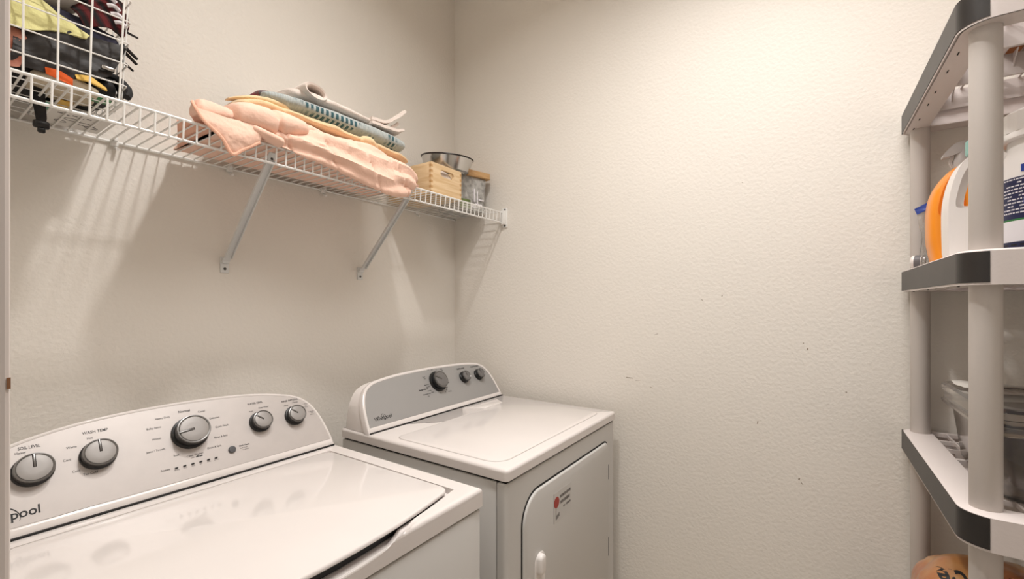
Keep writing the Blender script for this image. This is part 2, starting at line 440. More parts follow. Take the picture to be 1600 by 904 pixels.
# ------------------------------------------------------------------ washer and dryer
TH = R(30); sT, cT = math.sin(TH), math.cos(TH)
def face_mx(o):
    return Matrix(((1, 0, 0, o[0]), (0, sT, -cT, o[1]), (0, cT, sT, o[2]), (0, 0, 0, 1)))
def console(root, org, half, yback, outline, panelmat, rimw, rimb):
    """bezel + shell + silver panel on the 30 degree face; returns face matrix"""
    F = face_mx(org)
    full = [(u, h) for u, h in outline] + [(-u, h) for u, h in reversed(outline[:-1])]   # outline runs right-bottom .. top .. left-bottom
    full = [p for p in full]
    dense = []
    right = crs(outline, 26)
    dense = right + [(-u, h) for u, h in reversed(right[:-1])]
    def inset(pts, d, db):
        k = len(pts); o = []
        for i, p in enumerate(pts):
            a = Vector(pts[max(i - 1, 0)]); b = Vector(pts[min(i + 1, k - 1)]); t = (b - a).normalized(); nn = Vector((-t.y, t.x))
            q = Vector(p) + nn * d
            if i in (0, k - 1): q = Vector((p[0] - math.copysign(d, p[0]), p[1]))
            f = 1 - min(max(q.y / .04, 0), 1)
            if q.y < db: q.y = db
            o.append((q.x, q.y))
        return o
    # bezel
    bm = bmesh.new(); rs = []
    for ins, db, z in ((0, 0, -.022), (0, 0, -.005), (.0012, .0012, -.0015), (.004, .004, 0), (rimw - .003, rimb - .003, 0), (rimw, rimb, -.0015), (rimw, rimb, -.006)):
        rs.append([F @ Vector((u, h, z)) for u, h in inset(dense, ins, db)])
    loft(bm, rs); link_mesh('console_bezel', bm, M['enamel'], root)
    bm = bmesh.new(); pp = inset(dense, rimw + .0005, rimb + .0005)
    loft(bm, [[F @ Vector((u, h, -.0055)) for u, h in pp], [F @ Vector((u, h, -.0012)) for u, h in pp]])
    panel = link_mesh('control_panel', bm, panelmat, root)
    # shell behind the bezel, running straight back
    bm = bmesh.new(); rs = []
    sh = inset(dense, .0035, .0)
    front = [F @ Vector((u, h, -.024)) for u, h in sh]
    for f_, ins in ((0, 0), (.85, 0), (.96, .006), (1, .016)):
        ring = []
        for i, p in enumerate(front):
            u, h = sh[i]; yb = yback
            hz = p.z - org[2]
            k = 1 - ins / .2
            ring.append(Vector((org[0] + u * (1 - ins / half * (1 if f_ > .9 else 0)), p.y + (yb - p.y) * f_, org[2] + max(hz, 0) * k)))
        rs.append(ring)
    loft(bm, rs); link_mesh('console_shell', bm, M['enamel'], root)
    # shadow gap under bezel
    bm = bmesh.new(); box(bm, (org[0] - half + .004, org[1] - .004, org[2] - .001), (org[0] + half - .004, org[1] + .03, org[2] + .0035)); link_mesh('console_gap', bm, M['gap'], root)
    return F
def knob(root, F, u, h, r, depth, ang, facem, base=1.1, name='dial'):
    mx = F @ Matrix.Translation((u, h, 0))
    bm = bmesh.new()
    lathe(bm, [(r * base, -.001), (r * base, .004), (r * (base - .03), .006), (r * 1.0, .007), (r * .985, depth - .004), (r * .9, depth - .002)], 48, mx)
    k = link_mesh(name, bm, M['black'], root)
    bm = bmesh.new(); lathe(bm, [(r * .97, depth - .005), (r * 1.0, depth - .003), (r * .985, depth - .0005), (r * .93, depth), (r * .885, depth - .0006), (r * .86, depth - .0012)], 48, mx)
    link_mesh('dial_rim', bm, M['knobrim'], k)
    bm = bmesh.new(); lathe(bm, [(r * .85, depth - .003), (r * .85, depth - .0004), (r * .8, depth + .0002), (r * .4, depth + .0006), (.0005, depth + .0008)], 48, mx)
    link_mesh('dial_face', bm, facem, k)
    bm = bmesh.new(); m2 = mx @ Matrix.Rotation(ang, 4, 'Z')
    box(bm, (-r * .05, r * .04, depth - .001), (r * .05, r * .93, depth + .0014), .0006, mx=m2); link_mesh('pointer', bm, M['knobrim'], k)
    bm = bmesh.new(); box(bm, (-r * .085, r * .0, depth - .001), (r * .085, r * .9, depth + .0009), .0003, mx=m2); link_mesh('pointer_groove', bm, M['rim'], k)
    return k

def whirl_logo(bm, u, h, w, F):
    """brand lettering with the oval swirl round its middle"""
    s = w / 4.05 * 1.0
    text_into(bm, 'Whirlpool', w / 3.72, (u, h), F, bold=w * .004, squash=.93, th=.0003)
    pts = []
    for i in range(40):
        a = R(-60 + 300 * i / 39); pts.append((u + w * .6 + w * .14 * math.cos(a + .5), h + w * .09 + w * .17 * math.sin(a)))
    for i in range(39):
        a, b = Vector(pts[i]), Vector(pts[i + 1]); t = (b - a).normalized(); n = Vector((-t.y, t.x)); wd = w * .008 * (.4 + 1.0 * math.sin(math.pi * i / 39))
        q = [F @ Vector((p.x, p.y, .0003)) for p in (a - n * wd, b - n * wd, b + n * wd, a + n * wd)]
        bm.faces.new([bm.verts.new(p) for p in q])

# ---- washer
WX0, WX1, WYF, WYB, WZ = -1.636, -.886, -.871, -.16, .9013
washer = thing('washing_machine', 'white top-loading washing machine with five dials, left of the dryer', 'washing machine', ((WX0 + WX1) / 2, -.5, 0))
bm = bmesh.new(); box(bm, (WX0 + .003, WYF + .004, .03), (WX1 - .003, WYB, .8525), .004); link_mesh('cabinet', bm, M['enamel_matt_shaded'], washer)
bm = bmesh.new(); box(bm, (WX0 + .009, WYF + .011, .846), (WX1 - .009, WYB - .006, .8585)); link_mesh('cabinet_gap', bm, M['gap'], washer)
for fx in (WX0 + .06, WX1 - .06):
    for fy in (WYF + .06, WYB - .06):
        bm = bmesh.new(); lathe(bm, [(.02, 0), (.02, .01), (.012, .012), (.012, .035)], 14, Matrix.Translation((fx, fy, 0))); link_mesh('foot', bm, M['black'], washer)
# lid outline (bowed front, rounded corners)
LX0, LX1, LYB, LYF = -1.585, -.938, -.345, -.815
def lid_front(x):
    c = (LX0 + LX1) / 2; k = (x - c) / ((LX1 - LX0) / 2); return LYF - .038 * (1 - k * k)
def in_lid(x, y): return LX0 < x < LX1 and lid_front(x) < y < LYB
def top_h(x, y):
    z = WZ
    # trench round the lid
    dx = max(LX0 - x, x - LX1); dy = max(lf(x) - y, y - LYB); d = max(dx, dy)
    if -.012 < d < .006: z -= .014
    elif d <= -.012: z -= .03
    # finger scoop in the front border
    c = (LX0 + LX1) / 2; q = min(1, max(0, (.185 - abs(x - c)) / .07)); w = q * q * (3 - 2 * q)
    if w and y < LYB - .2:
        e = max(0, lf(x) - y); k = max(0, 1 - e / .022)
        z = min(z, WZ - .030 * w * math.sqrt(k))
    # rolled outer edge
    r = .009; de = min(x - WX0, WX1 - x, y - WYF)
    if de < r: z -= r - math.sqrt(max(0, r * r - (r - de) ** 2))
    return z
bm = bmesh.new()
xs = sorted(set([WX0 + d for d in (0, .001, .003, .006, .009)] + [WX1 - d for d in (0, .001, .003, .006, .009)] + [WX0 + .012 + (WX1 - WX0 - .024) * i / 130 for i in range(131)]
                + [LX0 - d for d in (.0055, .007)] + [LX1 + d for d in (.0055, .007)]))
def lf(x): return lid_front(min(max(x, LX0), LX1))
rows = [lambda x, d=d: WYF + d for d in (0, .001, .003, .006, .0088)]
rows += [lambda x, t=t: (WYF + .0088) * (1 - t) + (lf(x) - .0075) * t for t in (.2, .4, .6, .8)]
rows += [lambda x, e=e: lf(x) - e for e in (.0075, .0055, .003, 0, -.004, -.008, -.0115, -.013, -.02, -.04)]
rows += [lambda x, t=t: (lf(x) + .04) * (1 - t) + (LYB - .014) * t for t in (.25, .5, .75, .97)]
rows += [lambda x, y=y: y for y in (LYB - .013, LYB - .011, LYB, LYB + .0055, LYB + .007, -.30, -.25, -.20, WYB)]
G = [[bm.verts.new((x, f(x), top_h(x, f(x)))) for x in xs] for f in rows]
for a, b in zip(G, G[1:]):
    for i in range(len(xs) - 1): bm.faces.new((a[i], a[i + 1], b[i + 1], b[i]))
be = [e for e in bm.edges if len(e.link_faces) == 1]
ex = bmesh.ops.extrude_edge_only(bm, edges=be)
nv = [g for g in ex['geom'] if isinstance(g, bmesh.types.BMVert)]
for v in nv: v.co.z -= .0006
ex = bmesh.ops.extrude_edge_only(bm, edges=[e for e in bm.edges if len(e.link_faces) == 1])
for v in [g for g in ex['geom'] if isinstance(g, bmesh.types.BMVert)]: v.co.z = .858
me_f = bmesh.ops.contextual_create(bm, geom=[e for e in bm.edges if len(e.link_faces) == 1])
link_mesh('top_panel', bm, M['enamel'], washer)
# lid plate
n_ = 40; out = []
rc = .028
front = []
for i in range(n_ + 1):
    x = LX0 + rc + (LX1 - LX0 - 2 * rc) * i / n_; front.append((x, lid_front(x) + .003))
out = front + [(LX1 - rc + rc * math.sin(a), front[-1][1] + rc - rc * math.cos(a)) for a in [R(15 * k) for k in range(1, 7)]]
out += [(LX1 - .002, LYB - .022), (LX1 - .03, LYB - .002)] + [(LX0 + .03, LYB - .002), (LX0 + .002, LYB - .022)]
out += [(LX0 + rc - rc * math.cos(a), front[0][1] + rc - rc * math.sin(a)) for a in [R(15 * k) for k in range(0, 6)]]
bm = bmesh.new(); plate(bm, out, WZ - .007, WZ + .0035, bev=.005, bevb=.003); lidw = link_mesh('lid', bm, M['enamel'], washer)
bm = bmesh.new(); plate(bm, [( (x - (LX0 + LX1) / 2) * .93 + (LX0 + LX1) / 2, (y + .58) * .93 - .58) for x, y in out], WZ - .0275, WZ - .0075, bev=.001); link_mesh('lid_underside', bm, M['gap'], lidw)

WO = (-1.261, -.304, WZ)
w_out = [(.369, 0), (.3675, .03), (.362, .064), (.354, .098), (.34, .133), (.322, .157), (.298, .175), (.26, .189), (.19, .204), (.1, .2125), (0, .215)]
WF = console(washer, WO, .369, -.168, w_out, M['silver_light'], .0075, .0215)
for (u, h, r, d, a, b) in ((-.2548, .1205, .0290, .022, 0, 1.07), (-.158, .1241, .0290, .022, 0, 1.07), (.0125, .1301, .0355, .030, R(96), 1.12),
                           (.1776, .1200, .0255, .022, R(48), 1.12), (.2747, .1165, .0255, .022, R(48), 1.12)):
    knob(washer, WF, u, h, r, d, a, M['knobface'], b)
bm = bmesh.new(); lathe(bm, [(.0088, -.001), (.0088, .002), (.0075, .004), (.0005, .0045)], 28, WF @ Matrix.Translation((.0935, .0638, 0)))
link_mesh('start_button', bm, mat('start_button_grey', S(84, 84, 86), .3), washer)
bm = bmesh.new()
for i in range(6):
    plate(bm, rrect(-.0033, -.0017, .0033, .0017, .0016, 4), -.001, .0006, WF @ Matrix.Translation((-.0289 + .0167 * i, .0538, 0)), .0002)
link_mesh('progress_lights', bm, M['black'], washer)
bm = bmesh.new(); Lz = .0003
def wt(s, u, h, size, al='LEFT', b=0, sq=1): text_into(bm, s, size, (u, h), WF, al, b, th=-.0008, squash=sq)
wt('SOIL LEVEL', -.2716, .1665, .0088, b=.0001, sq=.72); wt('WASH TEMP', -.178, .1745, .0088, b=.0001, sq=.85)
wt('WATER LEVEL', .1571, .1735, .0072, b=.0001, sq=.9); wt('RINSE OPTIONS', .2493, .163, .0072, b=.0001, sq=.95)
wt('Normal', -.0028, .1855, .0085, b=.00015, sq=.95)
wt('Start / Pause', .1119, .0665, .0058, b=.00012, sq=.85); wt('Program', -.0589, .0535, .0058, b=.0001, sq=.9)
link_mesh('bold_lettering', bm, M['ink'], washer, smooth=False, kind='stuff')
bm = bmesh.new()
for s, u, h in (('Heavy', -.2765, .1585), ('Hot', -.1722, .1623), ('Warm', -.2051, .150), ('Cool', -.2122, .1248), ('Cold', -.2011, .098), ('Tap Cold', -.1857, .0872),
                ('Heavy Duty', -.0505, .1785), ('Casual', .0382, .1778), ('Delicates', .0602, .1545), ('Quick Wash', .0684, .129), ('Rinse & Spin', .0607, .1023),
                ('Drain & Spin', .0408, .0797), ('Clean Washer', -.0048, .0722), ('Soak', -.0297, .0815), ('Jeans / Towels', -.0782, .1033), ('Whites', -.0639, .1302), ('Bulky Items', -.0702, .1575),
                ('Auto', .1558, .153), ('Deep Water', .1828, .158), ('1 Rinse', .2502, .150), ('2 Rinses', .279, .155)):
    wt(s, u, h, .0068 if h < .15 or u < .15 else .006, sq=.9)
for s, u, h, z in (('1 Rinse', .3087, .144, .005), ('with', .314, .139, .0035), ('Softener', .310, .1345, .0038), ('2 Rinses', .3199, .117, .005), ('with', .326, .1125, .0035), ('Softener', .322, .108, .0038),
                   ('with', .003, .0672, .004), ('hold 3 sec', .1125, .0605, .0045), ('to cancel', .1175, .0555, .0042),
                   ('Sensing', -.0335, .0483, .0034), ('Wash', -.0155, .0483, .0034), ('Rinse', .0012, .0483, .0034), ('Spin', .018, .0483, .0034), ('Done', .0345, .0483, .0034), ('Lid lock', .049, .0483, .0034)):
    wt(s, u, h, z)
link_mesh('fine_lettering', bm, M['ink'], washer, smooth=False, kind='stuff')
bm = bmesh.new(); wt('affresh', .0135, .067, .0055, b=.0002); link_mesh('cleaner_mark', bm, M['ink'], washer, smooth=False)
F2 = WF @ Matrix.Translation((0, 0, -.0011))
bm = bmesh.new(); whirl_logo(bm, -.3415, .0375, .0875, F2); link_mesh('brand_lettering', bm, M['ink'], washer, smooth=False)

# ---- dryer
DX0, DX1, DYF, DYB, DZ = -.797, -.06, -.88, -.20, .914
dryer = thing('dryer', 'white front-loading dryer with grey three-dial console, in the corner', 'dryer', (-.43, -.54, 0))
bm = bmesh.new(); plate(bm, rrect(DX0, DYF, DX1, DYB, [.014, .008, .004, .004]), .8832, DZ, bev=.008, bevb=.002); link_mesh('top_panel', bm, M['enamel'], dryer)
bm = bmesh.new(); box(bm, (DX0 + .009, DYF + .010, .868), (DX1 - .009, DYB - .006, .886)); link_mesh('cabinet_gap', bm, M['gap'], dryer)
bm = bmesh.new(); box(bm, (DX0 + .004, -.843, .03), (DX1 - .004, DYB, .8765), .003); link_mesh('cabinet', bm, M['enamel_matt_shaded'], dryer)
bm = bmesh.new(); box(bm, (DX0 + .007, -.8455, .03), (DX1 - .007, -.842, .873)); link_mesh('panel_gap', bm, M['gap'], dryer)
bm = bmesh.new(); plate(bm, rrect(DX0 + .003, -.875, DX1 - .003, -.8455, [.012, .008, .001, .001]), .03, .8765, bev=.004); link_mesh('front_panel', bm, M['enamel_matt_shaded'], dryer)
for fx in (DX0 + .06, DX1 - .06):
    for fy in (DYF + .08, DYB - .06):
        bm = bmesh.new(); lathe(bm, [(.02, 0), (.02, .01), (.012, .012), (.012, .035)], 14, Matrix.Translation((fx, fy, 0))); link_mesh('foot', bm, M['black'], dryer)
bm = bmesh.new(); plate(bm, rrect(-.768, -.838, -.112, -.435, [.05, .04, .03, .03], 8), DZ - .001, DZ + .0016, bev=.0018); tp = link_mesh('raised_top', bm, M['enamel'], dryer)
bm = bmesh.new(); plate(bm, rrect(-.7705, -.8405, -.1095, -.4325, [.052, .042, .032, .032], 8), DZ - .001, DZ + .0003, bev=.0002); link_mesh('raised_top_groove', bm, mat('top_groove', S(176, 168, 164), .4), dryer)
# lint screen door
bm = bmesh.new(); plate(bm, [(-.345, -.362), (-.30, -.425), (-.19, -.425), (-.145, -.362)], DZ - .001, DZ + .0026, bev=.002); ls = link_mesh('lint_screen_door', bm, M['enamel'], dryer)
bm = bmesh.new(); plate(bm, [(-.355, -.356), (-.305, -.431), (-.185, -.431), (-.135, -.356)], DZ - .001, DZ + .0012, bev=.001); link_mesh('lint_screen_surround', bm, M['plastic'], dryer)
# door
FM = Matrix(((1, 0, 0, 0), (0, 0, -1, -.875), (0, 1, 0, 0), (0, 0, 0, 1)))   # local xy -> world xz, local z -> toward the room
bm = bmesh.new(); plate(bm, rrect(-.726, .226, -.127, .822, [.03, .03, .034, .085], 10), -.002, .0012, FM, bev=.0005); link_mesh('door_gap', bm, M['gap'], dryer)
bm = bmesh.new(); plate(bm, rrect(-.7205, .23, -.1325, .8165, [.03, .03, .03, .08], 10), -.001, .0075, FM, bev=.0065); door = link_mesh('door', bm, M['enamel_matt_shaded'], dryer)
bm = bmesh.new(); plate(bm, rrect(-.668, .47, -.612, .640, [.01, .01, .028, .028], 6), .006, .0088, FM, bev=.0015); link_mesh('handle_recess', bm, M['plastic'], door)
bm = bmesh.new(); plate(bm, rrect(-.662, .585, -.632, .640, [.012, .01, .014, .014], 6), .0085, .026, FM @ Matrix.Rotation(R(0), 4, 'X'), bev=.008); link_mesh('handle', bm, M['plastic'], door)
for z0, z1 in ((.672, .728), (.385, .455)):
    bm = bmesh.new(); plate(bm, rrect(-.1325, z0, -.126, z1, .003, 3), -.001, .005, FM, bev=.001); link_mesh('hinge', bm, M['black'], dryer)
# service sticker on the door
SM = FM @ Matrix.Translation((-.552, .735, .0076))
bm = bmesh.new(); box(bm, (-.008, -.052, 0), (.105, .036, .0003), mx=SM); st = link_mesh('service_sticker', bm, M['enamel_matt_shaded'], door)
bm = bmesh.new(); lathe(bm, [(.0165, 0), (.0165, .0006), (.012, .0007), (.0005, .0007)], 24, SM @ Matrix.Translation((.009, .006, 0))); link_mesh('emblem', bm, M['stickerred'], door)
bm = bmesh.new()
for (a, y, wd, h) in ((.03, .016, .07, .0085), (.032, -.002, .062, .009), (.052, -.02, .012, .004), (.072, -.02, .028, .006), (.004, -.018, .002, .034)):
    x = a
    while x < a + wd:
        l = random.uniform(.004, .013); box(bm, (x, y - h / 2, .0002), (min(x + l, a + wd), y + h / 2, .0006), mx=SM); x += l + .002
box(bm, (-.008, -.052, .0002), (-.0065, .036, .0006), mx=SM); link_mesh('sticker_print', bm, M['ink2'], door, smooth=False)
bm = bmesh.new()
for k in range(4): box(bm, (.004 + k * .006, -.046 + k * .002, .0002), (.008 + k * .006, -.034 + k * .002, .0005), mx=SM)
link_mesh('sticker_print', bm, M['ink2'], door, smooth=False)

DO = (-.428, -.343, DZ)
d_out = [(.368, 0), (.366, .03), (.3625, .06), (.357, .09), (.346, .122), (.329, .149), (.31, .163), (.28, .1745), (.2, .185), (.1, .1895), (0, .191)]
DF = console(dryer, DO, .368, -.205, d_out, M['silver_dark'], .0105, .0195)
knob(dryer, DF, .0095, .1258, .0345, .026, R(60), M['knobdark'], 1.2)
knob(dryer, DF, .1660, .1195, .0225, .022, 0, M['knobdark'], 1.1)
knob(dryer, DF, .2633, .1177, .0225, .022, R(20), M['knobdark'], 1.1)
bm = bmesh.new()
def dt(s, u, h, size, al='LEFT', b=0, sq=1): text_into(bm, s, size, (u, h), DF, al, b, th=-.0008, squash=sq)
dt('Energy Preferred', -.052, .1035, .0078, 'RIGHT', .00025, .9); dt('Automatic Dry', -.048, .084, .0065, 'RIGHT', .0001); dt('Dry', -.058, .075, .006, 'RIGHT', .0001)
dt('TEMPERATURE', .168, .158, .0075, 'CENTER', .0002); dt('PUSH TO START', .262, .156, .0075, 'CENTER', .0002)
for s, u, h, al in (('Timed', -.045, .152, 'RIGHT'), ('Dry', -.045, .145, 'RIGHT'), ('More Dry', -.041, .120, 'RIGHT'), ('Normal', -.041, .111, 'RIGHT'), ('Less Dry', -.039, .095, 'RIGHT'), ('Damp', -.03, .087, 'RIGHT'),
                    ('High', .05, .172, 'LEFT'), ('Heat', .054, .166, 'LEFT'), ('Low', -.02, .178, 'LEFT'), ('Off', .0, .176, 'LEFT'), ('70', .024, .172, 'LEFT'), ('Wrinkle', .052, .110, 'LEFT'), ('Off', .043, .092, 'LEFT'), ('20', .038, .083, 'LEFT'),
                    ('40', .028, .076, 'LEFT'), ('60', .0, .076, 'LEFT'), ('Air Only', .046, .074, 'LEFT')):
    dt(s, u, h, .0056, al, .00012)
link_mesh('fine_lettering', bm, M['ink'], dryer, smooth=False, kind='stuff')
F3 = DF @ Matrix.Translation((0, 0, -.0011))
bm = bmesh.new(); whirl_logo(bm, -.330, .037, .070, F3); link_mesh('brand_lettering', bm, M['ink'], dryer, smooth=False)

# ------------------------------------------------------------------ wire shelf
ZS, SD = 1.757, .312
shelf = thing('wire_shelf', 'long white ventilated wire shelf bracketed to the back wall', 'shelf', (-.8, 0, ZS))
def tubeo(name, pts, r, m, parent, n=8, closed=False):
    bm = bmesh.new(); tube(bm, pts, r, n, closed); return link_mesh(name, bm, m, parent)
tubeo('back_rail', [(XL + .002, -.006, ZS - .003), (-.003, -.006, ZS - .003)], .0032, M['wire'], shelf)
tubeo('front_rail', [(XL + .002, -SD, ZS), (-.02, -SD, ZS)], .0034, M['wire'], shelf)
tubeo('lip_rail', [(XL + .002, -SD + .004, ZS - .046), (-.02, -SD + .004, ZS - .046)], .0034, M['wire'], shelf)
tubeo('middle_rail', [(XL + .002, -.172, ZS - .0045), (-.004, -.172, ZS - .0045)], .0026, M['wire'], shelf)
x0 = -.0645
w0 = tubeo('deck_wire', [(x0, -.003, ZS), (x0, -SD - .001, ZS + .001), (x0, -SD - .0036, ZS - .003), (x0, -SD + .0005, ZS - .046)], .0021, M['wire'], shelf, 6)
xs = [x0 - .02661 * k for k in range(1, 60)] + [-.038]
for x in xs:
    o = w0.copy(); C.objects.link(o); o.location.x += x - x0
for x in (-1.072, -.575):
    bm = bmesh.new()
    a = Vector((x, -.010, 1.462)); b = Vector((x - .006, -.302, 1.742)); d = (b - a).normalized(); n = d.cross(Vector((1, 0, 0))).normalized()
    q = Matrix((Vector((1, 0, 0)), d, n)).transposed().to_4x4(); q.translation = a
    L_ = (b - a).length
    box(bm, (-.0105, 0, -.0012), (.0105, L_, .0012), .0008, mx=q)
    box(bm, (-.0105, .02, -.009), (-.0085, L_ - .02, .0), .0004, mx=q); box(bm, (.0085, .02, -.009), (.0105, L_ - .02, .0), .0004, mx=q)
    br = link_mesh('support_brace', bm, M['bracket'], shelf)
    bm = bmesh.new(); box(bm, (x - .0125, -.004, 1.428), (x + .0125, -.0002, 1.478), .0015); box(bm, (x - .0105, -.014, 1.457), (x + .0105, -.002, 1.466), .002); link_mesh('foot_plate', bm, M['bracket'], br)
    bm = bmesh.new(); lathe(bm, [(.0042, 0), (.0042, .0015), (.002, .0022), (.0003, .0022)], 14, Matrix.Translation((x, -.004, 1.441)) @ Matrix.Rotation(R(90), 4, 'X')); link_mesh('screw', bm, M['screw'], br)
    bm = bmesh.new(); lathe(bm, [(.0035, 0), (.0035, .0015), (.0003, .0018)], 12, Matrix.Translation((x - .005, -.293, 1.727)) @ Matrix.Rotation(R(90), 4, 'X')); link_mesh('screw', bm, M['screw'], br)
for x in (-1.335, -1.06, -.741, -.27):
    bm = bmesh.new()
    box(bm, (x - .008, -.012, ZS - .014), (x + .008, -.0003, ZS + .004), .002); tube(bm, [(x + .003, -.006, ZS - .018), (x + .003, -.022, ZS - .024)], .004, 10)
    box(bm, (x - .004, -.024, ZS - .004), (x + .004, -.010, ZS + .006), .0015); link_mesh('wall_clip', bm, M['wire'], shelf)
bm = bmesh.new()
box(bm, (-.022, -SD - .012, ZS - .055), (-.004, -SD + .012, ZS + .010), .003); box(bm, (-.005, -SD - .018, ZS - .068), (-.0003, -SD + .014, ZS + .024), .002)
eb = link_mesh('end_bracket', bm, M['wire'], shelf)
for z in (ZS + .016, ZS - .060):
    bm = bmesh.new(); lathe(bm, [(.004, 0), (.004, .0015), (.0003, .002)], 12, Matrix.Translation((-.005, -SD - .006, z)) @ Matrix.Rotation(R(-90), 4, 'Y')); link_mesh('screw', bm, M['rim'], eb)
DT = ZS + .0028      # deck top

# ------------------------------------------------------------------ blankets on the wire shelf
quilt = thing('peach_quilt', 'folded peach quilted coverlet, lowest in the blanket stack, hanging over the lip', 'quilt', (-.9, -.19, DT))
# body: profile per station that lies on the deck and hangs over the lip
def quilt_body():
    st = [(-1.215, -.285, DT + .001, DT + .012), (-1.20, -.30, DT + .001, 1.79), (-1.10, -.322, DT - .0, 1.812), (-1.03, -.335, 1.752, 1.828), (-.95, -.345, 1.742, 1.846), (-.86, -.360, 1.722, 1.850),
          (-.77, -.368, 1.700, 1.848), (-.69, -.366, 1.697, 1.842), (-.63, -.358, 1.712, 1.836), (-.592, -.345, 1.742, 1.822), (-.572, -.325, 1.765, 1.80), (-.566, -.30, DT + .008, DT + .016)]
    bm = bmesh.new(); rings = []; nu = 190
    for i in range(nu + 1):
        x, yf, zh, zt = cr(st, (len(st) - 1) * i / nu)
        zh = min(zh, DT)
        mid = zh + (zt - zh) * .42
        P = [(-.045, DT + .001), (-.17, DT + .0005), (-.29, DT + .001), (-.3165, DT + .003), (min(-.322, yf + .03), (DT + zh) / 2), (min(-.328, yf + .02), zh), (yf + .004, zh + .012), (yf, mid), (yf + .014, zt - .02), (yf + .055, zt - .004), (-.2, zt + .002), (-.1, zt), (-.045, zt - .012), (-.035, (DT + zt) / 2)]
        ring = []
        pr = crs_closed(P, 84)
        for j, (y, z) in enumerate(pr):
            a = Vector(pr[j - 1]); b = Vector(pr[(j + 1) % 84]); t = (b - a).normalized(); n = Vector((t.y, -t.x))
            w = 1 if (y < -.325 or z > DT + .012) else .08
            # long drag folds sweeping down to the right, with stitched channels across
            zl = 1.80 - .16 * (x + .85)
            ph = (z - zl) / .046 + 1.2 * noise.noise(Vector((x * 4, y * 3, z * 4)))
            d = (.0055 + .004 * noise.noise(Vector((x * 6, z * 9, 5)))) * math.sin(2 * math.pi * ph) + .006 * noise.noise(Vector((x * 9 + 3, (y + z) * 14, 2))) + .0022 * fbm((x, y, z), 32, 5)
            m = (x + .55 * z + .2) % .125; m = min(m, .125 - m); d -= .0055 * math.exp(-(m / .004) ** 2)
            e = z - zl + .032; d -= .006 * math.exp(-(e / .0045) ** 2)
            d *= w
            ring.append(Vector((x, y - n.x * d * -1 * -1, z - n.y * d * -1 * -1)) if False else Vector((x, y + n.x * -d, z + n.y * -d)))
        rings.append(ring)
    # make sure displacement goes outward: area sign of the profile decides
    loft(bm, rings); return bm
link_mesh('quilt_body', quilt_body(), M['peach'], quilt)
link_mesh('upper_fold', pillow([(-1.190, -.27, 1.805, .03, .012), (-1.180, -.262, 1.808, .070, .034), (-1.15, -.235, 1.812, .110, .046), (-1.09, -.21, 1.815, .142, .050), (-1.03, -.20, 1.822, .146, .045), (-.97, -.19, 1.832, .135, .032), (-.92, -.19, 1.834, .12, .02), (-.90, -.19, 1.834, .08, .008)],
                               110, 48, 2.3, .006, 9, 4, .105, .011, aniso=(1, .6, 2)), M['peach'], quilt)
link_mesh('left_roll', pillow([(-1.264, -.292, 1.792, .018, .010), (-1.258, -.290, 1.797, .030, .022), (-1.235, -.275, 1.801, .045, .026), (-1.20, -.255, 1.805, .066, .026), (-1.16, -.225, 1.808, .09, .026), (-1.12, -.21, 1.806, .09, .02)], 60, 40, 2.4, .006, 12, 8, .09, .004), M['peach'], quilt)
# corner flap hanging in front of the lip
flap = [[(-1.268, -.318, 1.792), (-1.215, -.325, 1.788), (-1.16, -.33, 1.786), (-1.125, -.33, 1.790)],
        [(-1.252, -.326, 1.764), (-1.21, -.334, 1.762), (-1.16, -.339, 1.764), (-1.125, -.335, 1.772)],
        [(-1.215, -.330, 1.732), (-1.195, -.337, 1.738), (-1.16, -.340, 1.744), (-1.128, -.334, 1.758)],
        [(-1.192, -.326, 1.702), (-1.18, -.330, 1.712), (-1.158, -.332, 1.728), (-1.130, -.331, 1.748)]]
link_mesh('corner_flap', patch(flap, 40, 36, .007, .004, 22, 3), M['peach'], quilt)
edge = crs([(-1.240, -.25, 1.822), (-1.264, -.295, 1.812), (-1.268, -.320, 1.792), (-1.254, -.330, 1.764), (-1.217, -.334, 1.732), (-1.193, -.331, 1.701), (-1.168, -.334, 1.719), (-1.129, -.334, 1.748)], 70)
tubeo('piping', edge, .0042, M['peach_edge'], quilt)
link_mesh('lip_fold', pillow([(-1.150, -.318, 1.779, .012, .006), (-1.143, -.322, 1.779, .022, .011), (-1.11, -.326, 1.772, .024, .012), (-1.075, -.326, 1.766, .022, .011), (-1.066, -.322, 1.766, .012, .006)], 40, 24, 2.2, .002, 30, 2), M['peach'], quilt)
link_mesh('bottom_layer', patch([[(-1.292, -.285, DT + .002), (-1.24, -.30, DT + .003), (-1.18, -.305, DT + .002)], [(-1.262, -.20, DT + .005), (-1.22, -.20, DT + .004), (-1.18, -.20, DT + .003)], [(-1.215, -.06, DT + .003), (-1.20, -.05, DT + .004), (-1.18, -.05, DT + .003)]], 24, 24, .004, .002, 25, 6), M['peach_edge'], quilt)
cur = crs([(-1.165, -.338, 1.835), (-1.10, -.345, 1.80)], 4)

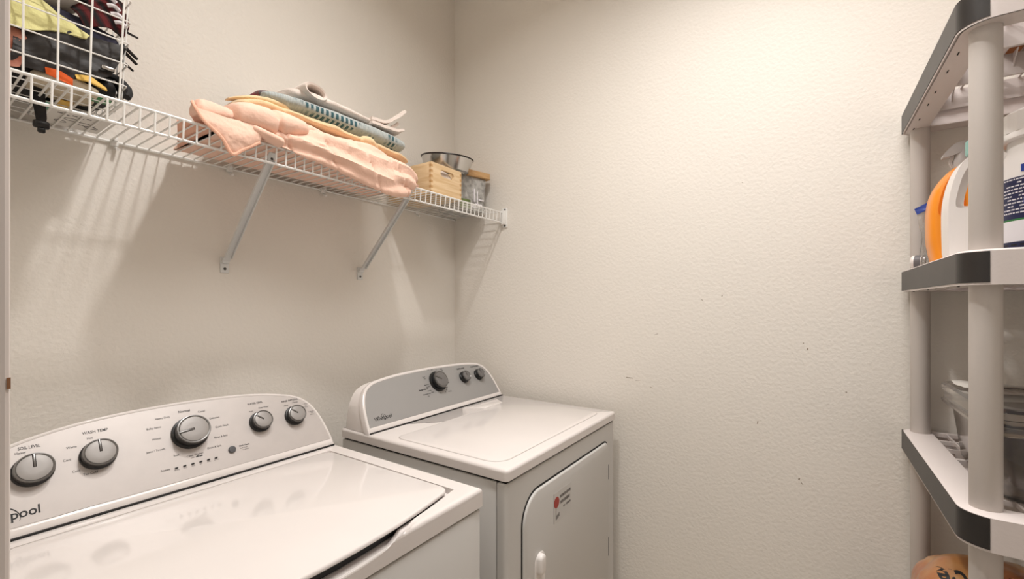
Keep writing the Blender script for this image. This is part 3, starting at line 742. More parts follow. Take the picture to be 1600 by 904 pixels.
tanb = thing('tan_blanket', 'thin tan fleece blanket between the peach quilt and the blue blanket', 'blanket', (-.88, -.17, 1.85))
link_mesh('blanket_body', pillow([(-1.168, -.22, 1.848, .06, .003), (-1.155, -.215, 1.851, .09, .009), (-1.10, -.185, 1.862, .13, .014), (-1.0, -.18, 1.868, .13, .015), (-.9, -.175, 1.868, .135, .014), (-.8, -.17, 1.866, .137, .013), (-.7, -.165, 1.864, .138, .013), (-.62, -.165, 1.860, .14, .012), (-.585, -.165, 1.852, .13, .009), (-.575, -.165, 1.848, .1, .003)],
                                 100, 44, 3, .006, 10, 9, aniso=(1.2, .5, 2)), M['tan'], tanb)
link_mesh('folded_corner', pillow([(-1.175, -.26, 1.862, .01, .003), (-1.15, -.262, 1.872, .02, .006), (-1.10, -.262, 1.886, .026, .010), (-1.04, -.255, 1.892, .03, .012), (-1.005, -.25, 1.884, .02, .008), (-.99, -.25, 1.88, .008, .004)], 40, 24, 2.2, .003, 20, 3), M['tan'], tanb)
link_mesh('folded_corner', pillow([(-.80, -.296, 1.862, .008, .004), (-.785, -.298, 1.868, .016, .012), (-.755, -.298, 1.866, .018, .013), (-.735, -.295, 1.858, .014, .008), (-.725, -.293, 1.855, .006, .004)], 30, 24, 2.2, .003, 25, 3), M['tan'], tanb)

blueb = thing('blue_blanket', 'folded blue-grey knitted blanket with dark teal pattern', 'blanket', (-.82, -.16, 1.89))
link_mesh('blanket_body', pillow([(-1.085, -.16, 1.905, .10, .006), (-1.078, -.165, 1.906, .118, .017), (-1.0, -.165, 1.910, .13, .024), (-.9, -.16, 1.913, .135, .029), (-.8, -.155, 1.914, .137, .031), (-.7, -.155, 1.912, .138, .031), (-.62, -.155, 1.910, .137, .030), (-.592, -.155, 1.910, .13, .024), (-.582, -.155, 1.909, .11, .012)],
                                 110, 48, 2.7, .004, 12, 12, uv=True), M['blueblanket'], blueb)
link_mesh('folded_end', pillow([(-1.092, -.20, 1.916, .03, .004), (-1.085, -.21, 1.917, .045, .010), (-1.06, -.21, 1.920, .05, .012), (-1.04, -.21, 1.920, .04, .008), (-1.034, -.21, 1.92, .02, .003)], 30, 24, 2.3, .003, 30, 3), mat('plum_teal_fold', S(150, 70, 76), .9, col2=S(70, 104, 104), vscale=30), blueb)

whiteb = thing('white_blanket', 'off-white folded blanket on top of the stack with one end turned up', 'blanket', (-.78, -.15, 1.945))
link_mesh('blanket_body', pillow([(-1.0, -.13, 1.955, .09, .008), (-.99, -.14, 1.958, .11, .018), (-.93, -.145, 1.960, .125, .020), (-.85, -.145, 1.958, .13, .016), (-.76, -.145, 1.953, .133, .014), (-.68, -.145, 1.950, .133, .013), (-.62, -.145, 1.952, .13, .011), (-.60, -.145, 1.956, .12, .006)],
                                 100, 44, 2.8, .005, 9, 15, aniso=(1.2, .6, 2)), M['whitecloth'], whiteb)
for lab, q in (('turned_end', ((1.958, 1.966, 1.992, 2.034), (1.957, 1.963, 1.984, 2.020), (1.955, 1.96, 1.975, 1.995))), ('lower_leaf', ((1.946, 1.946, 1.950, 1.962), (1.946, 1.946, 1.950, 1.960), (1.946, 1.946, 1.95, 1.955))), ('inner_leaf', ((1.951, 1.953, 1.966, 1.990), (1.951, 1.953, 1.962, 1.98), (1.95, 1.952, 1.958, 1.968)))):
    yf = {'turned_end': -.286, 'lower_leaf': -.288, 'inner_leaf': -.262}[lab]; xe = {'turned_end': -.588, 'lower_leaf': -.598, 'inner_leaf': -.600}[lab]
    rows_ = [[(x, y, z) for x, z in zip((-.74, -.685, -.635, xe), zz)] for y, zz in zip((yf, -.18, -.06), q)]
    link_mesh(lab, patch(rows_, 30, 20, .0095, .004, 18, 4), M['whitecloth'], whiteb)
bm = bmesh.new(); rs = []                       # open roll of the doubled edge
def roll(y, r_, wob):
    return [Vector((-.938 + (.034 * r_ + wob) * math.cos(a) + .012 * math.sin(a), y, 1.970 + .019 * r_ * math.sin(a) - .012 * math.cos(a) * r_)) for a in [R(12 * k) for k in range(30)]]
for y, r_, w in ((-.06, 1, 0), (-.20, 1.04, 0), (-.276, 1, .002), (-.282, .92, .002), (-.280, .72, .002), (-.25, .66, 0), (-.10, .62, 0)):
    rs.append(roll(y, r_, w))
loft(bm, rs); link_mesh('rolled_edge', bm, M['whitecloth'], whiteb)

# ------------------------------------------------------------------ wooden crate, steel pan, grey bin
crate = thing('wooden_crate', 'open pale wood crate with a handle slot, right of the blankets', 'crate', (-.378, -.165, DT))
cx0, cx1, cy0, cy1, cz0, cz1 = -.467, -.289, -.292, -.045, DT, 1.884
CM = Matrix(((1, 0, 0, 0), (0, 0, -1, cy0 + .010), (0, 1, 0, 0), (0, 0, 0, 1)))
bm = bmesh.new(); plate_hole(bm, [(cx0, cz0), (cx1, cz0), (cx1, cz1), (cx0, cz1)], [rrect(-.414, 1.838, -.334, 1.865, .013, 6)], .010, CM); link_mesh('front_board', bm, M['wood'], crate, smooth=False)
bm = bmesh.new(); box(bm, (cx0, cy0 + .0101, cz0), (cx0 + .010, cy1, cz1), .001); link_mesh('side_board', bm, M['wood'], crate)
bm = bmesh.new(); box(bm, (cx1 - .010, cy0 + .0101, cz0), (cx1, cy1, cz1), .001); link_mesh('side_board', bm, M['wood'], crate)
bm = bmesh.new(); box(bm, (cx0 + .0101, cy1 - .010, cz0), (cx1 - .0101, cy1, cz1), .001); link_mesh('back_board', bm, M['wood'], crate)
bm = bmesh.new(); box(bm, (cx0 + .0101, cy0 + .0101, cz0), (cx1 - .0101, cy1 - .0101, cz0 + .006)); link_mesh('bottom_board', bm, M['wood'], crate)
for k in range(6):
    z = cz0 + .002 + k * .0205
    for x in (cx0, cx1):
        sx = -1 if x == cx0 else 1
        bm = bmesh.new(); box(bm, (min(x, x + sx * .0006) - (.0095 if sx > 0 else 0), cy0 - .0005, z), (max(x, x + sx * .0006) + (.0095 if sx < 0 else 0), cy0 + .0098, z + .0098)); link_mesh('finger_joint', bm, M['woodend'], crate)
tag(link_mesh('white_cloth', pillow([(-.445, -.165, 1.815, .05, .03), (-.43, -.168, 1.825, .108, .056), (-.378, -.168, 1.828, .112, .060), (-.325, -.168, 1.825, .108, .056), (-.31, -.165, 1.815, .05, .03)], 50, 30, 2.6, .007, 18, 5), M['whitecloth']),
    'crumpled pale cloth inside the wooden crate, seen through its handle slot', 'cloth')

gb = thing('grey_bin', 'grey crinkled plastic bin under a bamboo lid, at the right end of the wire shelf', 'storage bin', (-.115, -.15, DT))
GM = Matrix.Translation((-.112, -.142, DT)) @ Matrix.Rotation(R(-9), 4, 'Z')
bm = bmesh.new(); rs = []
for z, s in ((0, .90), (.004, .92), (.15, 1.0), (.152, .985), (.010, .90)):
    rs.append([GM @ Vector((x * s, y * s, z)) for x, y in rrect(-.084, -.088, .080, .088, .012, 5)])
loft(bm, rs); link_mesh('bin_body', bm, M['greybin'], gb)
bm = bmesh.new(); box(bm, (-.079, -.0865, .004), (-.02, -.0838, .045), .0005, mx=GM); link_mesh('printed_leaf', bm, M['green'], gb)
bm = bmesh.new(); 
for (a, b, c, d) in ((-.02, .02, .012, .03), (.01, .05, .016, .034), (.028, .06, .05, .056), (0, .006, .04, .1), (.02, .024, .03, .09)):
    box(bm, (a, -.0868 - c * .05, c), (b, -.0840, d), .0005, mx=GM)
link_mesh('printed_window', bm, M['labelwhite'], gb)
bm = bmesh.new(); plate(bm, rrect(-.045, -.100, .104, .095, .014, 5), .1525, .181, GM @ Matrix.Rotation(R(-2), 4, 'Y'), bev=.004, bevb=.003); lid_ = link_mesh('bamboo_lid', bm, M['bamboo'], gb)
bm = bmesh.new(); lathe(bm, [(.0045, 0), (.0045, .001), (.0003, .0012)], 14, GM @ Matrix.Translation((-.03, -.1005, .168)) @ Matrix.Rotation(R(90), 4, 'X')); link_mesh('lid_pin', bm, M['woodend'], lid_)

pan = thing('steel_pan', 'round stainless steel pan with a dark rim, resting on the crate', 'pan', (-.262, -.165, 1.886))
PM = Matrix.Translation((-.245, -.168, 1.897)) @ Matrix.Rotation(R(-3), 4, 'Y') @ Matrix.Rotation(R(7), 4, 'X')
bm = bmesh.new(); lathe(bm, [(.0005, .021), (.084, .021), (.093, .026), (.110, .075), (.113, .0765), (.113, .074), (.097, .022), (.088, .017), (.0005, .017)], 64, PM @ Matrix.Translation((0, 0, .0)), cap=False); link_mesh('pan_body', bm, M['steel'], pan)
bm = bmesh.new(); tube(bm, [PM @ Vector((.1135 * math.cos(a), .1135 * math.sin(a), .0765)) for a in [2 * math.pi * k / 64 for k in range(64)]], .0032, 8, True); link_mesh('pan_rim', bm, M['rim'], pan)
bm = bmesh.new(); lathe(bm, [(.08, .017), (.082, .012), (.0005, .012)], 48, PM); link_mesh('pan_base', bm, M['steel'], pan)

# ------------------------------------------------------------------ wire basket and its contents
BZ = DT + .006
basket = thing('wire_basket', 'tall white wire grid basket full of clothes, left end of the wire shelf', 'basket', (-1.51, -.165, DT))
bx0, bx1, by0, by1, bh = -1.638, -1.386, -.293, -.035, .31
def bpos(u, v, z):  # u along x 0..1, v along y 0..1, flares upward
    k = 1 + .10 * z / bh
    cxm, cym = (bx0 + bx1) / 2, (by0 + by1) / 2
    x = cxm + ((bx0 + (bx1 - bx0) * u) - cxm) * (k if u > .5 else 1); y = cym + ((by0 + (by1 - by0) * v) - cym) * (1 + .02 * z / bh)
    return Vector((x, y, BZ + z))
def ring_at(z, n=4):
    out = []
    for (u, v) in ((0, 0), (1, 0), (1, 1), (0, 1)):
        p = bpos(u, v, z)
        out.append(p)
    pts = []
    for i in range(4):
        p = out[i]; a = out[i - 1]; b = out[(i + 1) % 4]
        pts += [p + (a - p).normalized() * .006, p + ((a - p).normalized() + (b - p).normalized()) * .0016, p + (b - p).normalized() * .006]
    return pts
zs = [0, .034, .0805, .127, .1735, .22, .2665, .31]
for z in zs:
    tubeo('horizontal_wire', ring_at(z), .0016 if z < bh else .003, M['wire'], basket, 6, True)
for k, x in enumerate((-1.629, -1.582, -1.536, -1.4905, -1.4445, -1.398)):
    u = (x - bx0) / (bx1 - bx0)
    tubeo('upright_wire', [bpos(u, 0, bh) + Vector((0, -.002, 0)), bpos(u, 0, .001) + Vector((0, -.002, 0)), bpos(u, 0, 0) + Vector((0, .003, -.002)), bpos(u, 1, 0) + Vector((0, -.003, -.002)), bpos(u, 1, 0.001) + Vector((0, .002, 0)), bpos(u, 1, bh) + Vector((0, .002, 0))], .0019, M['wire'], basket, 6)
for v in (.12, .30, .48, .66, .84):
    tubeo('upright_wire', [bpos(0, v, bh) + Vector((-.002, 0, 0)), bpos(0, v, 0) + Vector((0, 0, -.0035)), bpos(1, v, 0) + Vector((0, 0, -.0035)), bpos(1, v, bh) + Vector((.002, 0, 0))], .0016, M['wire'], basket, 6)

def cloth(name, ctrl, m, label, cat, **k): return tag(link_mesh(name, patch(ctrl, **k), M[m]), label, cat)
tag(link_mesh('black_bundle', pillow([(-1.60, -.15, 1.86, .05, .05), (-1.585, -.15, 1.865, .08, .085), (-1.52, -.15, 1.868, .088, .090), (-1.45, -.15, 1.865, .088, .088), (-1.405, -.15, 1.86, .082, .08), (-1.396, -.15, 1.86, .05, .05)], 50, 40, 3, .008, 14, 2), M['dark_cloth']),
    'bundle of black clothes filling the middle of the wire basket', 'clothes')
cloth('black_bag', [[(-1.545, -.274, 1.842), (-1.492, -.27, 1.878), (-1.44, -.272, 1.888), (-1.376, -.262, 1.897)], [(-1.548, -.276, 1.806), (-1.492, -.280, 1.827), (-1.44, -.270, 1.842), (-1.389, -.272, 1.862)], [(-1.556, -.27, 1.785), (-1.497, -.274, 1.785), (-1.44, -.272, 1.797), (-1.405, -.27, 1.82)]],
      'bagblack', 'black leathery bag pressed against the front of the wire basket', 'bag', amp=.008, sc=16, seed=4, nu=40, nv=30)
cloth('yellow_shirt', [[(-1.60, -.268, 1.93), (-1.524, -.266, 1.935), (-1.477, -.268, 1.906), (-1.441, -.272, 1.884)], [(-1.60, -.275, 1.885), (-1.526, -.278, 1.893), (-1.489, -.276, 1.888), (-1.443, -.276, 1.881)], [(-1.60, -.278, 1.843), (-1.530, -.282, 1.853), (-1.494, -.28, 1.868), (-1.446, -.278, 1.876)]],
      'yellow', 'pale yellow cloth folded into a point, upper left of the wire basket', 'shirt', amp=.005, sc=24, seed=6, nu=40, nv=24)
cloth('striped_shirt', [[(-1.462, -.245, 1.943), (-1.438, -.25, 1.985), (-1.409, -.252, 2.005), (-1.380, -.24, 2.0)], [(-1.455, -.26, 1.928), (-1.428, -.268, 1.950), (-1.399, -.268, 1.955), (-1.374, -.255, 1.948)], [(-1.445, -.262, 1.908), (-1.422, -.27, 1.918), (-1.402, -.27, 1.922), (-1.381, -.26, 1.915)]],
      'stripe', 'dark red striped shirt, upper right of the wire basket', 'shirt', amp=.006, sc=20, seed=8)
ss = bpy.data.objects['striped_shirt']
for k in range(4):
    bm = bmesh.new(); z = 1.985 - k * .015; x = -1.408 + k * .006
    tube(bm, crs([(x - .010, -.273, z - .003), (x, -.276, z), (x + .010, -.271, z - .004)], 8), .0042, 6); link_mesh('white_stripe', bm, M['labelwhite'], ss)
cloth('navy_shirt', [[(-1.50, -.24, 1.93), (-1.463, -.245, 1.931), (-1.434, -.248, 1.926), (-1.395, -.245, 1.92)], [(-1.49, -.25, 1.915), (-1.455, -.258, 1.911), (-1.429, -.258, 1.905), (-1.39, -.255, 1.90)], [(-1.48, -.25, 1.89), (-1.45, -.26, 1.885), (-1.42, -.26, 1.88), (-1.388, -.255, 1.88)]],
      'navycloth', 'dark navy shirt below the dark red striped one in the wire basket', 'shirt', amp=.006, sc=20, seed=10)
cap_ = thing('grey_hat', 'light grey hat with a black brim, top middle of the wire basket', 'hat', (-1.478, -.22, 1.93))
link_mesh('crown', pillow([(-1.525, -.215, 1.955, .02, .01), (-1.515, -.22, 1.958, .035, .022), (-1.48, -.22, 1.966, .04, .028), (-1.452, -.22, 1.972, .035, .024), (-1.444, -.22, 1.972, .015, .01)], 30, 30, 2.2, .003, 20, 3), M['greycloth'], cap_)
link_mesh('brim', patch([[(-1.53, -.262, 1.962), (-1.485, -.27, 1.958), (-1.44, -.262, 1.966)], [(-1.53, -.25, 1.972), (-1.485, -.255, 1.968), (-1.44, -.25, 1.975)]], 16, 8, .004, .002, 20, 2), M['dark_cloth'], cap_)
cloth('pink_cloth', [[(-1.60, -.262, 1.85), (-1.537, -.268, 1.852), (-1.524, -.272, 1.828)], [(-1.60, -.268, 1.81), (-1.541, -.274, 1.812), (-1.528, -.274, 1.808)], [(-1.60, -.265, 1.772), (-1.545, -.272, 1.778), (-1.538, -.272, 1.784)]],
      'pink', 'crumpled pink and brown cloth at the lower left of the wire basket', 'cloth', amp=.004, sc=26, seed=11)
sandal = thing('black_sandal', 'black strapped sandal at the lower right corner of the wire basket', 'sandal', (-1.40, -.2, BZ))
link_mesh('sole', pillow([(-1.440, -.18, 1.788, .03, .006), (-1.43, -.18, 1.79, .07, .014), (-1.408, -.18, 1.800, .085, .022), (-1.392, -.18, 1.80, .07, .018), (-1.386, -.18, 1.80, .03, .006)], 24, 28, 2.4, .002, 20, 3), M['dark_cloth'], sandal)
for k, (r_, x_) in enumerate(((.030, -1.403), (.024, -1.405))):
    pts = [(x_ + r_ * math.cos(a), -.262 + .02 * math.sin(a) + k * .02, 1.802 + r_ * math.sin(a)) for a in [R(-40 + 26 * j) for j in range(10)]]
    bm = bmesh.new(); tube(bm, pts, .007, 8); link_mesh('strap', bm, M['dark_cloth'], sandal)
bm = bmesh.new(); box(bm, (-1.424, -.286, 1.825), (-1.402, -.276, 1.833), .002); link_mesh('buckle', bm, M['steel'], sandal)
pouch = thing('patterned_pouch', 'cream pouch with orange, teal and yellow print at the bottom of the wire basket', 'pouch', (-1.46, -.2, BZ))
link_mesh('pouch_body', pillow([(-1.520, -.215, 1.782, .02, .006), (-1.51, -.21, 1.784, .05, .012), (-1.46, -.21, 1.784, .062, .015), (-1.425, -.21, 1.782, .05, .011), (-1.415, -.21, 1.780, .02, .004)], 40, 28, 2.4, .004, 22, 5), M['cream'], pouch)
link_mesh('orange_patch', patch([[(-1.505, -.278, 1.793), (-1.486, -.281, 1.793), (-1.466, -.279, 1.786)], [(-1.503, -.277, 1.781), (-1.483, -.281, 1.775), (-1.466, -.279, 1.772)]], 16, 10, .003, .002, 30, 2), M['orange_print'], pouch)
link_mesh('yellow_patch', patch([[(-1.462, -.272, 1.799), (-1.44, -.276, 1.801), (-1.415, -.276, 1.789)], [(-1.46, -.279, 1.788), (-1.44, -.283, 1.788), (-1.414, -.281, 1.782)]], 16, 10, .003, .002, 30, 3), M['yellow_print'], pouch)
link_mesh('teal_patch', patch([[(-1.502, -.17, 1.7635), (-1.488, -.168, 1.7635), (-1.472, -.165, 1.7635)], [(-1.495, -.12, 1.7635), (-1.482, -.115, 1.7635), (-1.465, -.12, 1.7635)]], 14, 10, .003, .0015, 30, 4), M['teal_print'], pouch)
link_mesh('yellow_patch', patch([[(-1.474, -.20, 1.7635), (-1.462, -.195, 1.7635), (-1.45, -.20, 1.7635)], [(-1.468, -.16, 1.7635), (-1.455, -.155, 1.7635), (-1.444, -.16, 1.7635)]], 14, 10, .003, .0015, 30, 5), M['yellow_print'], pouch)
tag(link_mesh('green_clip', pillow([(-1.437, -.235, 1.776, .006, .003), (-1.43, -.235, 1.776, .014, .006), (-1.415, -.235, 1.776, .016, .007), (-1.402, -.235, 1.775, .012, .005), (-1.397, -.235, 1.775, .005, .002)], 20, 16, 2.2, .002, 40, 2), M['greenclip']), 'small green plastic piece beside the black sandal in the wire basket', 'clip')
strap = thing('black_strap', 'black strap dangling through the wire shelf below the basket', 'strap', (-1.5, -.2, 1.75))
bm = bmesh.new(); rs = []
for z, w, dx in ((1.775, .010, 0), (1.755, .010, .001), (1.735, .009, .003), (1.715, .008, .005), (1.706, .007, .005)):
    rs.append([Vector((-1.5035 + dx + a * w, -.205 + b * .002, z)) for a, b in ((-1, -1), (1, -1), (1, 1), (-1, 1))])
loft(bm, rs); link_mesh('webbing', bm, M['dark_cloth'], strap)
bm = bmesh.new(); box(bm, (-1.5105, -.211, 1.692), (-1.486, -.199, 1.708), .004); box(bm, (-1.504, -.209, 1.683), (-1.492, -.201, 1.694), .003); link_mesh('buckle', bm, M['black'], strap)
pap = thing('printed_paper', 'white printed sheet lying on the wire shelf under the basket', 'paper', (-1.42, -.06, DT))
bm = bmesh.new(); box(bm, (-1.475, -.15, DT + .0002), (-1.372, -.02, DT + .0012)); link_mesh('sheet', bm, M['paper'], pap)
bm = bmesh.new()
for (x, y, r_) in ((-1.405, -.075, .016), (-1.392, -.06, .012), (-1.43, -.09, .014), (-1.445, -.06, .01)):
    tube(bm, [(x + r_ * math.cos(a), y + r_ * .7 * math.sin(a), DT - .0001) for a in [R(30 * k) for k in range(12)]], .0007, 4, True)
for k in range(5): box(bm, (-1.46 + k * .012, -.125 + (k % 2) * .006, DT - .0002), (-1.452 + k * .012, -.119 + (k % 2) * .006, DT + .0001))
link_mesh('print', bm, M['ink2'], pap)
for lab, (a, b, c_) in zip(('upper black lace end of the close pair at the right side of the wire basket', 'lower black lace end of the close pair at the right side of the wire basket', 'lowest and thinnest black lace end, above the sandal, right side of the wire basket', 'topmost black lace end poking out beside the dark red striped shirt'), (((-1.385, -.262, 1.900), (-1.352, -.235, 1.892), .004), ((-1.385, -.255, 1.893), (-1.350, -.225, 1.884), .004), ((-1.385, -.25, 1.872), (-1.356, -.225, 1.866), .003), ((-1.39, -.26, 1.938), (-1.352, -.24, 1.938), .003))):
    bm = bmesh.new(); tube(bm, [a, tuple((p + q) / 2 + random.uniform(-.002, .002) for p, q in zip(a, b)), b], [c_, c_ * .9, c_ * .8], 8); tag(link_mesh('black_lace', bm, M['dark_cloth']), lab, 'lace', 'lace ends poking out of the basket')

# ------------------------------------------------------------------ plastic shelf unit on the right
unit = thing('shelf_unit', 'tall light grey plastic shelf unit with black side trim against the end wall', 'shelf unit', (-.32, -2.18, 0))
UX0, UX1, UY0, UY1 = -.637, -.014, -2.64, -1.727
TIERS = [(1.816, 1.876), (1.366, 1.427), (.914, .975), (.463, .523), (.012, .072)]
posts_xy = [(-.592, -1.765), (-.048, -1.762), (-.592, -2.602), (-.048, -2.605)]
PR = .0212
for ti, (z0, z1) in enumerate(TIERS):
    out_o = rrect(UX0, UY0, UX1, UY1, [.045, .03, .03, .045], 8)
    out_i = rrect(UX0 + .005, UY0 + .005, UX1 - .005, UY1 - .005, [.041, .026, .026, .041], 8)
    in1 = rrect(UX0 + .05, UY0 + .05, UX1 - .016, UY1 - .057, .012, 8)
    bm = bmesh.new()
    # rim wall + top flange + bottom flange
    loft(bm, [[Vector((x, y, z)) for x, y in o] for o, z in ((out_i, z0 + .003), (out_o, z0), (out_o, z1 - .003), (out_i, z1), (in1, z1), (in1, z1 - .004), (rrect(UX0 + .009, UY0 + .009, UX1 - .009, UY1 - .009, .03, 8), z1 - .006), (rrect(UX0 + .006, UY0 + .006, UX1 - .006, UY1 - .006, .035, 8), z0 + .004))], cap=(False, False))
    # lower flange seen from beneath
    loft(bm, [[Vector((x, y, z)) for x, y in o] for o, z in ((out_i, z0 + .001), (rrect(UX0 + .05, UY0 + .05, UX1 - .05, UY1 - .05, .012, 8), z0 + .001), (rrect(UX0 + .05, UY0 + .05, UX1 - .05, UY1 - .05, .012, 8), z0 + .004), (out_i, z0 + .004))], cap=(False, False))
    tier = link_mesh('shelf_tier', bm, M['shelfplastic'], unit)
    # lattice deck: alternate thick and thin bars
    bm = bmesh.new()
    x = UX1 - .016; k = 1
    while x > UX0 + .05:
        w = .011 if k % 2 == 0 else .005
        box(bm, (x - w, UY0 + .05, z1 - .010), (x, UY1 - .056, z1 - .0005)); x -= .083; k += 1
    y = UY1 - .057; k = 0
    while y > UY0 + .05:
        w = .004
        box(bm, (UX0 + .05, y - w, z1 - .009), (UX1 - .016, y, z1 - .0008)); y -= .0325; k += 1
    link_mesh('lattice_deck', bm, M['shelfplastic'], tier, kind='stuff')
    # deep ribs with gussets beneath
    bm = bmesh.new()
    for xr in (-.17, -.325, -.48):
        box(bm, (xr - .002, UY0 + .05, z0 + .006), (xr + .002, UY1 - .05, z1 - .008))
        y = UY1 - .075
        while y > UY0 + .06:
            vs = []
            for yy in (y - .0012, y + .0012):
                vs.append([bm.verts.new((xr - .002, yy, z1 - .009)), bm.verts.new((xr - .030, yy, z1 - .009)), bm.verts.new((xr - .012, yy, z1 - .024)), bm.verts.new((xr - .002, yy, z1 - .038))])
            bm.faces.new(vs[0]); bm.faces.new(vs[1])
            for j in range(4): bm.faces.new((vs[0][j], vs[0][(j + 1) % 4], vs[1][(j + 1) % 4], vs[1][j]))
            y -= .065
    link_mesh('underside_ribs', bm, M['shelfplastic'], tier, smooth=False)
    bm = bmesh.new()
    for xs_ in (-.515, -.435, -.327, -.25, -.146, -.069): box(bm, (xs_ - .006, -1.7465, z0 - .0003), (xs_ + .006, -1.7445, z0 + .0012))
    link_mesh('underside_slots', bm, M['gap'], tier)
    # black trim let into the short end, wrapping the front corner
    path = [(UX1 - .008, UY1 + .0012)] + [(UX0 + .045 - .0012 * 0, UY1 + .0012)]
    arc = [(UX0 + .045 + .0462 * math.cos(a), UY1 - .045 + .0462 * math.sin(a)) for a in [R(90 + 7.5 * k) for k in range(0, 11)]]
    line = [(UX1 - .008, UY1 + .0012), (-.3, UY1 + .0012)] + arc
    bm = bmesh.new(); rs = []
    for (x, y) in line:
        cxn, cyn = (0, 1)
        if x < UX0 + .045: v = Vector((x - (UX0 + .045), y - (UY1 - .045))).normalized(); cxn, cyn = v.x, v.y
        bulge = 0
        rs.append([Vector((x, y, z0 + .004)), Vector((x, y, z1 - .004)), Vector((x - cxn * .004, y - cyn * .004, z1 - .004)), Vector((x - cxn * .004, y - cyn * .004, z0 + .004))])
    loft(bm, rs); link_mesh('black_end_trim', bm, M['shelfblack'], tier)
for (px, py) in posts_xy:
    for (a, b) in zip(TIERS[1:], TIERS[:-1]):
        bm = bmesh.new(); lathe(bm, [(PR * .9, a[1] - .02), (PR, a[1] - .015), (PR, b[0] + .02), (PR * .9, b[0] + .02)], 32, Matrix.Translation((px, py, 0))); link_mesh('post', bm, M['postplastic'], unit)
    bm = bmesh.new(); lathe(bm, [(PR * .9, 0), (PR, .002), (PR, .03), (PR * .9, .03)], 24, Matrix.Translation((px, py, 0))); link_mesh('post_foot', bm, M['postplastic'], unit)
S1 = 1.4275; S2 = .9755; S3 = .5235; S0 = 1.8765

# ---- middle tier
jug = thing('white_jug', 'white plastic jug with a hollow side handle beside the front post, middle shelf', 'jug', (-.40, -1.80, S1))
JM = Matrix(((0, 0, -1, 0), (-1, 0, 0, 0), (0, 1, 0, 0), (0, 0, 0, 1)))   # local x -> -y, local y -> z, local z -> -x
jout = [(1.751, S1), (1.748, S1 + .015), (1.747, 1.50), (1.7475, 1.54), (1.752, 1.575), (1.760, 1.605), (1.771, 1.628), (1.785, 1.64), (1.80, 1.644), (1.815, 1.644), (1.835, 1.625), (1.843, 1.58), (1.845, 1.50), (1.843, S1 + .012), (1.84, S1)]
jo = [(1.7505, S1 + .001)] + crs(jout[1:-1], 60) + [(1.841, S1 + .001)]
hole = crs_closed([(1.7585, 1.537), (1.7615, 1.565), (1.769, 1.597), (1.780, 1.618), (1.79, 1.622), (1.797, 1.605), (1.796, 1.57), (1.79, 1.54), (1.77, 1.531)], 40)
hole2 = crs_closed([(1.774, 1.543), (1.776, 1.56), (1.780, 1.578), (1.783, 1.602), (1.790, 1.605), (1.797, 1.595), (1.797, 1.56), (1.79, 1.54), (1.776, 1.537)], 40)
bm = bmesh.new()
plate_hole(bm, jo, [hole], .020, JM @ Matrix.Translation((0, 0, .412)))
bmesh.ops.bevel(bm, geom=[e for e in bm.edges if len(e.link_faces) == 2 and e.calc_face_angle(0) > 1.2], offset=.007, segments=3, affect='EDGES')
plate_hole(bm, jo, [hole2], .042, JM @ Matrix.Translation((0, 0, .371)))
link_mesh('jug_body', bm, M['jug'], jug)
bm = bmesh.new(); lathe(bm, [(.018, 1.645), (.018, 1.672), (.016, 1.675), (.0005, 1.675)], 24, Matrix.Translation((-.40, -1.797, 0))); link_mesh('cap', bm, M['teal'], jug)

ob = thing('orange_spray_bottle', 'orange bottle with a frosted trigger sprayer behind the white jug', 'spray bottle', (-.24, -1.81, S1))
oout = [(1.7535, S1 + .001), (1.7485, S1 + .03), (1.7445, 1.49), (1.7445, 1.55), (1.75, 1.59), (1.762, 1.62), (1.78, 1.645), (1.80, 1.655), (1.84, 1.655), (1.865, 1.64), (1.878, 1.60), (1.880, 1.54), (1.88, 1.47), (1.875, S1 + .001)]
oo = crs(oout, 70)
def ring_out(k, z, grow=0):
    cxm, cym = 1.826, 1.53
    return [JM @ Vector((cxm + (x - cxm) * k, cym + (max(y, S1 + .001) - cym) * k if True else y, z)) for x, y in oo]
bm = bmesh.new(); loft(bm, [ring_out(.86, .205), ring_out(.95, .210), ring_out(1, .222), ring_out(1, .268), ring_out(.95, .280), ring_out(.86, .285)]); link_mesh('bottle_body', bm, M['orange'], ob)
bm = bmesh.new(); rec = crs_closed([(1.758, 1.545), (1.763, 1.59), (1.775, 1.622), (1.79, 1.638), (1.80, 1.60), (1.802, 1.54), (1.78, 1.53)], 40)
loft(bm, [[JM @ Vector((x, y, .2845)) for x, y in rec], [JM @ Vector((x, y, .2862)) for x, y in rec]]); link_mesh('handle_recess', bm, M['orange_deep'], ob)
bm = bmesh.new(); lathe(bm, [(.016, 1.652), (.016, 1.672), (.013, 1.680), (.012, 1.70)], 20, Matrix.Translation((-.245, -1.805, 0))); link_mesh('sprayer_neck', bm, M['sprayer'], ob)
bm = bmesh.new(); hd = crs_closed([(1.772, 1.682), (1.773, 1.690), (1.785, 1.705), (1.80, 1.714), (1.83, 1.716), (1.85, 1.708), (1.85, 1.695), (1.825, 1.69), (1.80, 1.688), (1.785, 1.683)], 40)
loft(bm, [[JM @ Vector((x, y, z)) for x, y in hd] for z in (.233, .257)]); bmesh.ops.bevel(bm, geom=[e for e in bm.edges if len(e.link_faces) == 2 and e.calc_face_angle(0) > 1.2], offset=.004, segments=2, affect='EDGES'); link_mesh('sprayer_head', bm, M['sprayer'], ob)
link_mesh('trigger', patch([[(-.24, -1.79, 1.688), (-.24, -1.785, 1.67), (-.24, -1.79, 1.655)], [(-.25, -1.79, 1.688), (-.25, -1.785, 1.67), (-.25, -1.79, 1.655)]], 10, 4, .004, 0), M['sprayer'], ob)

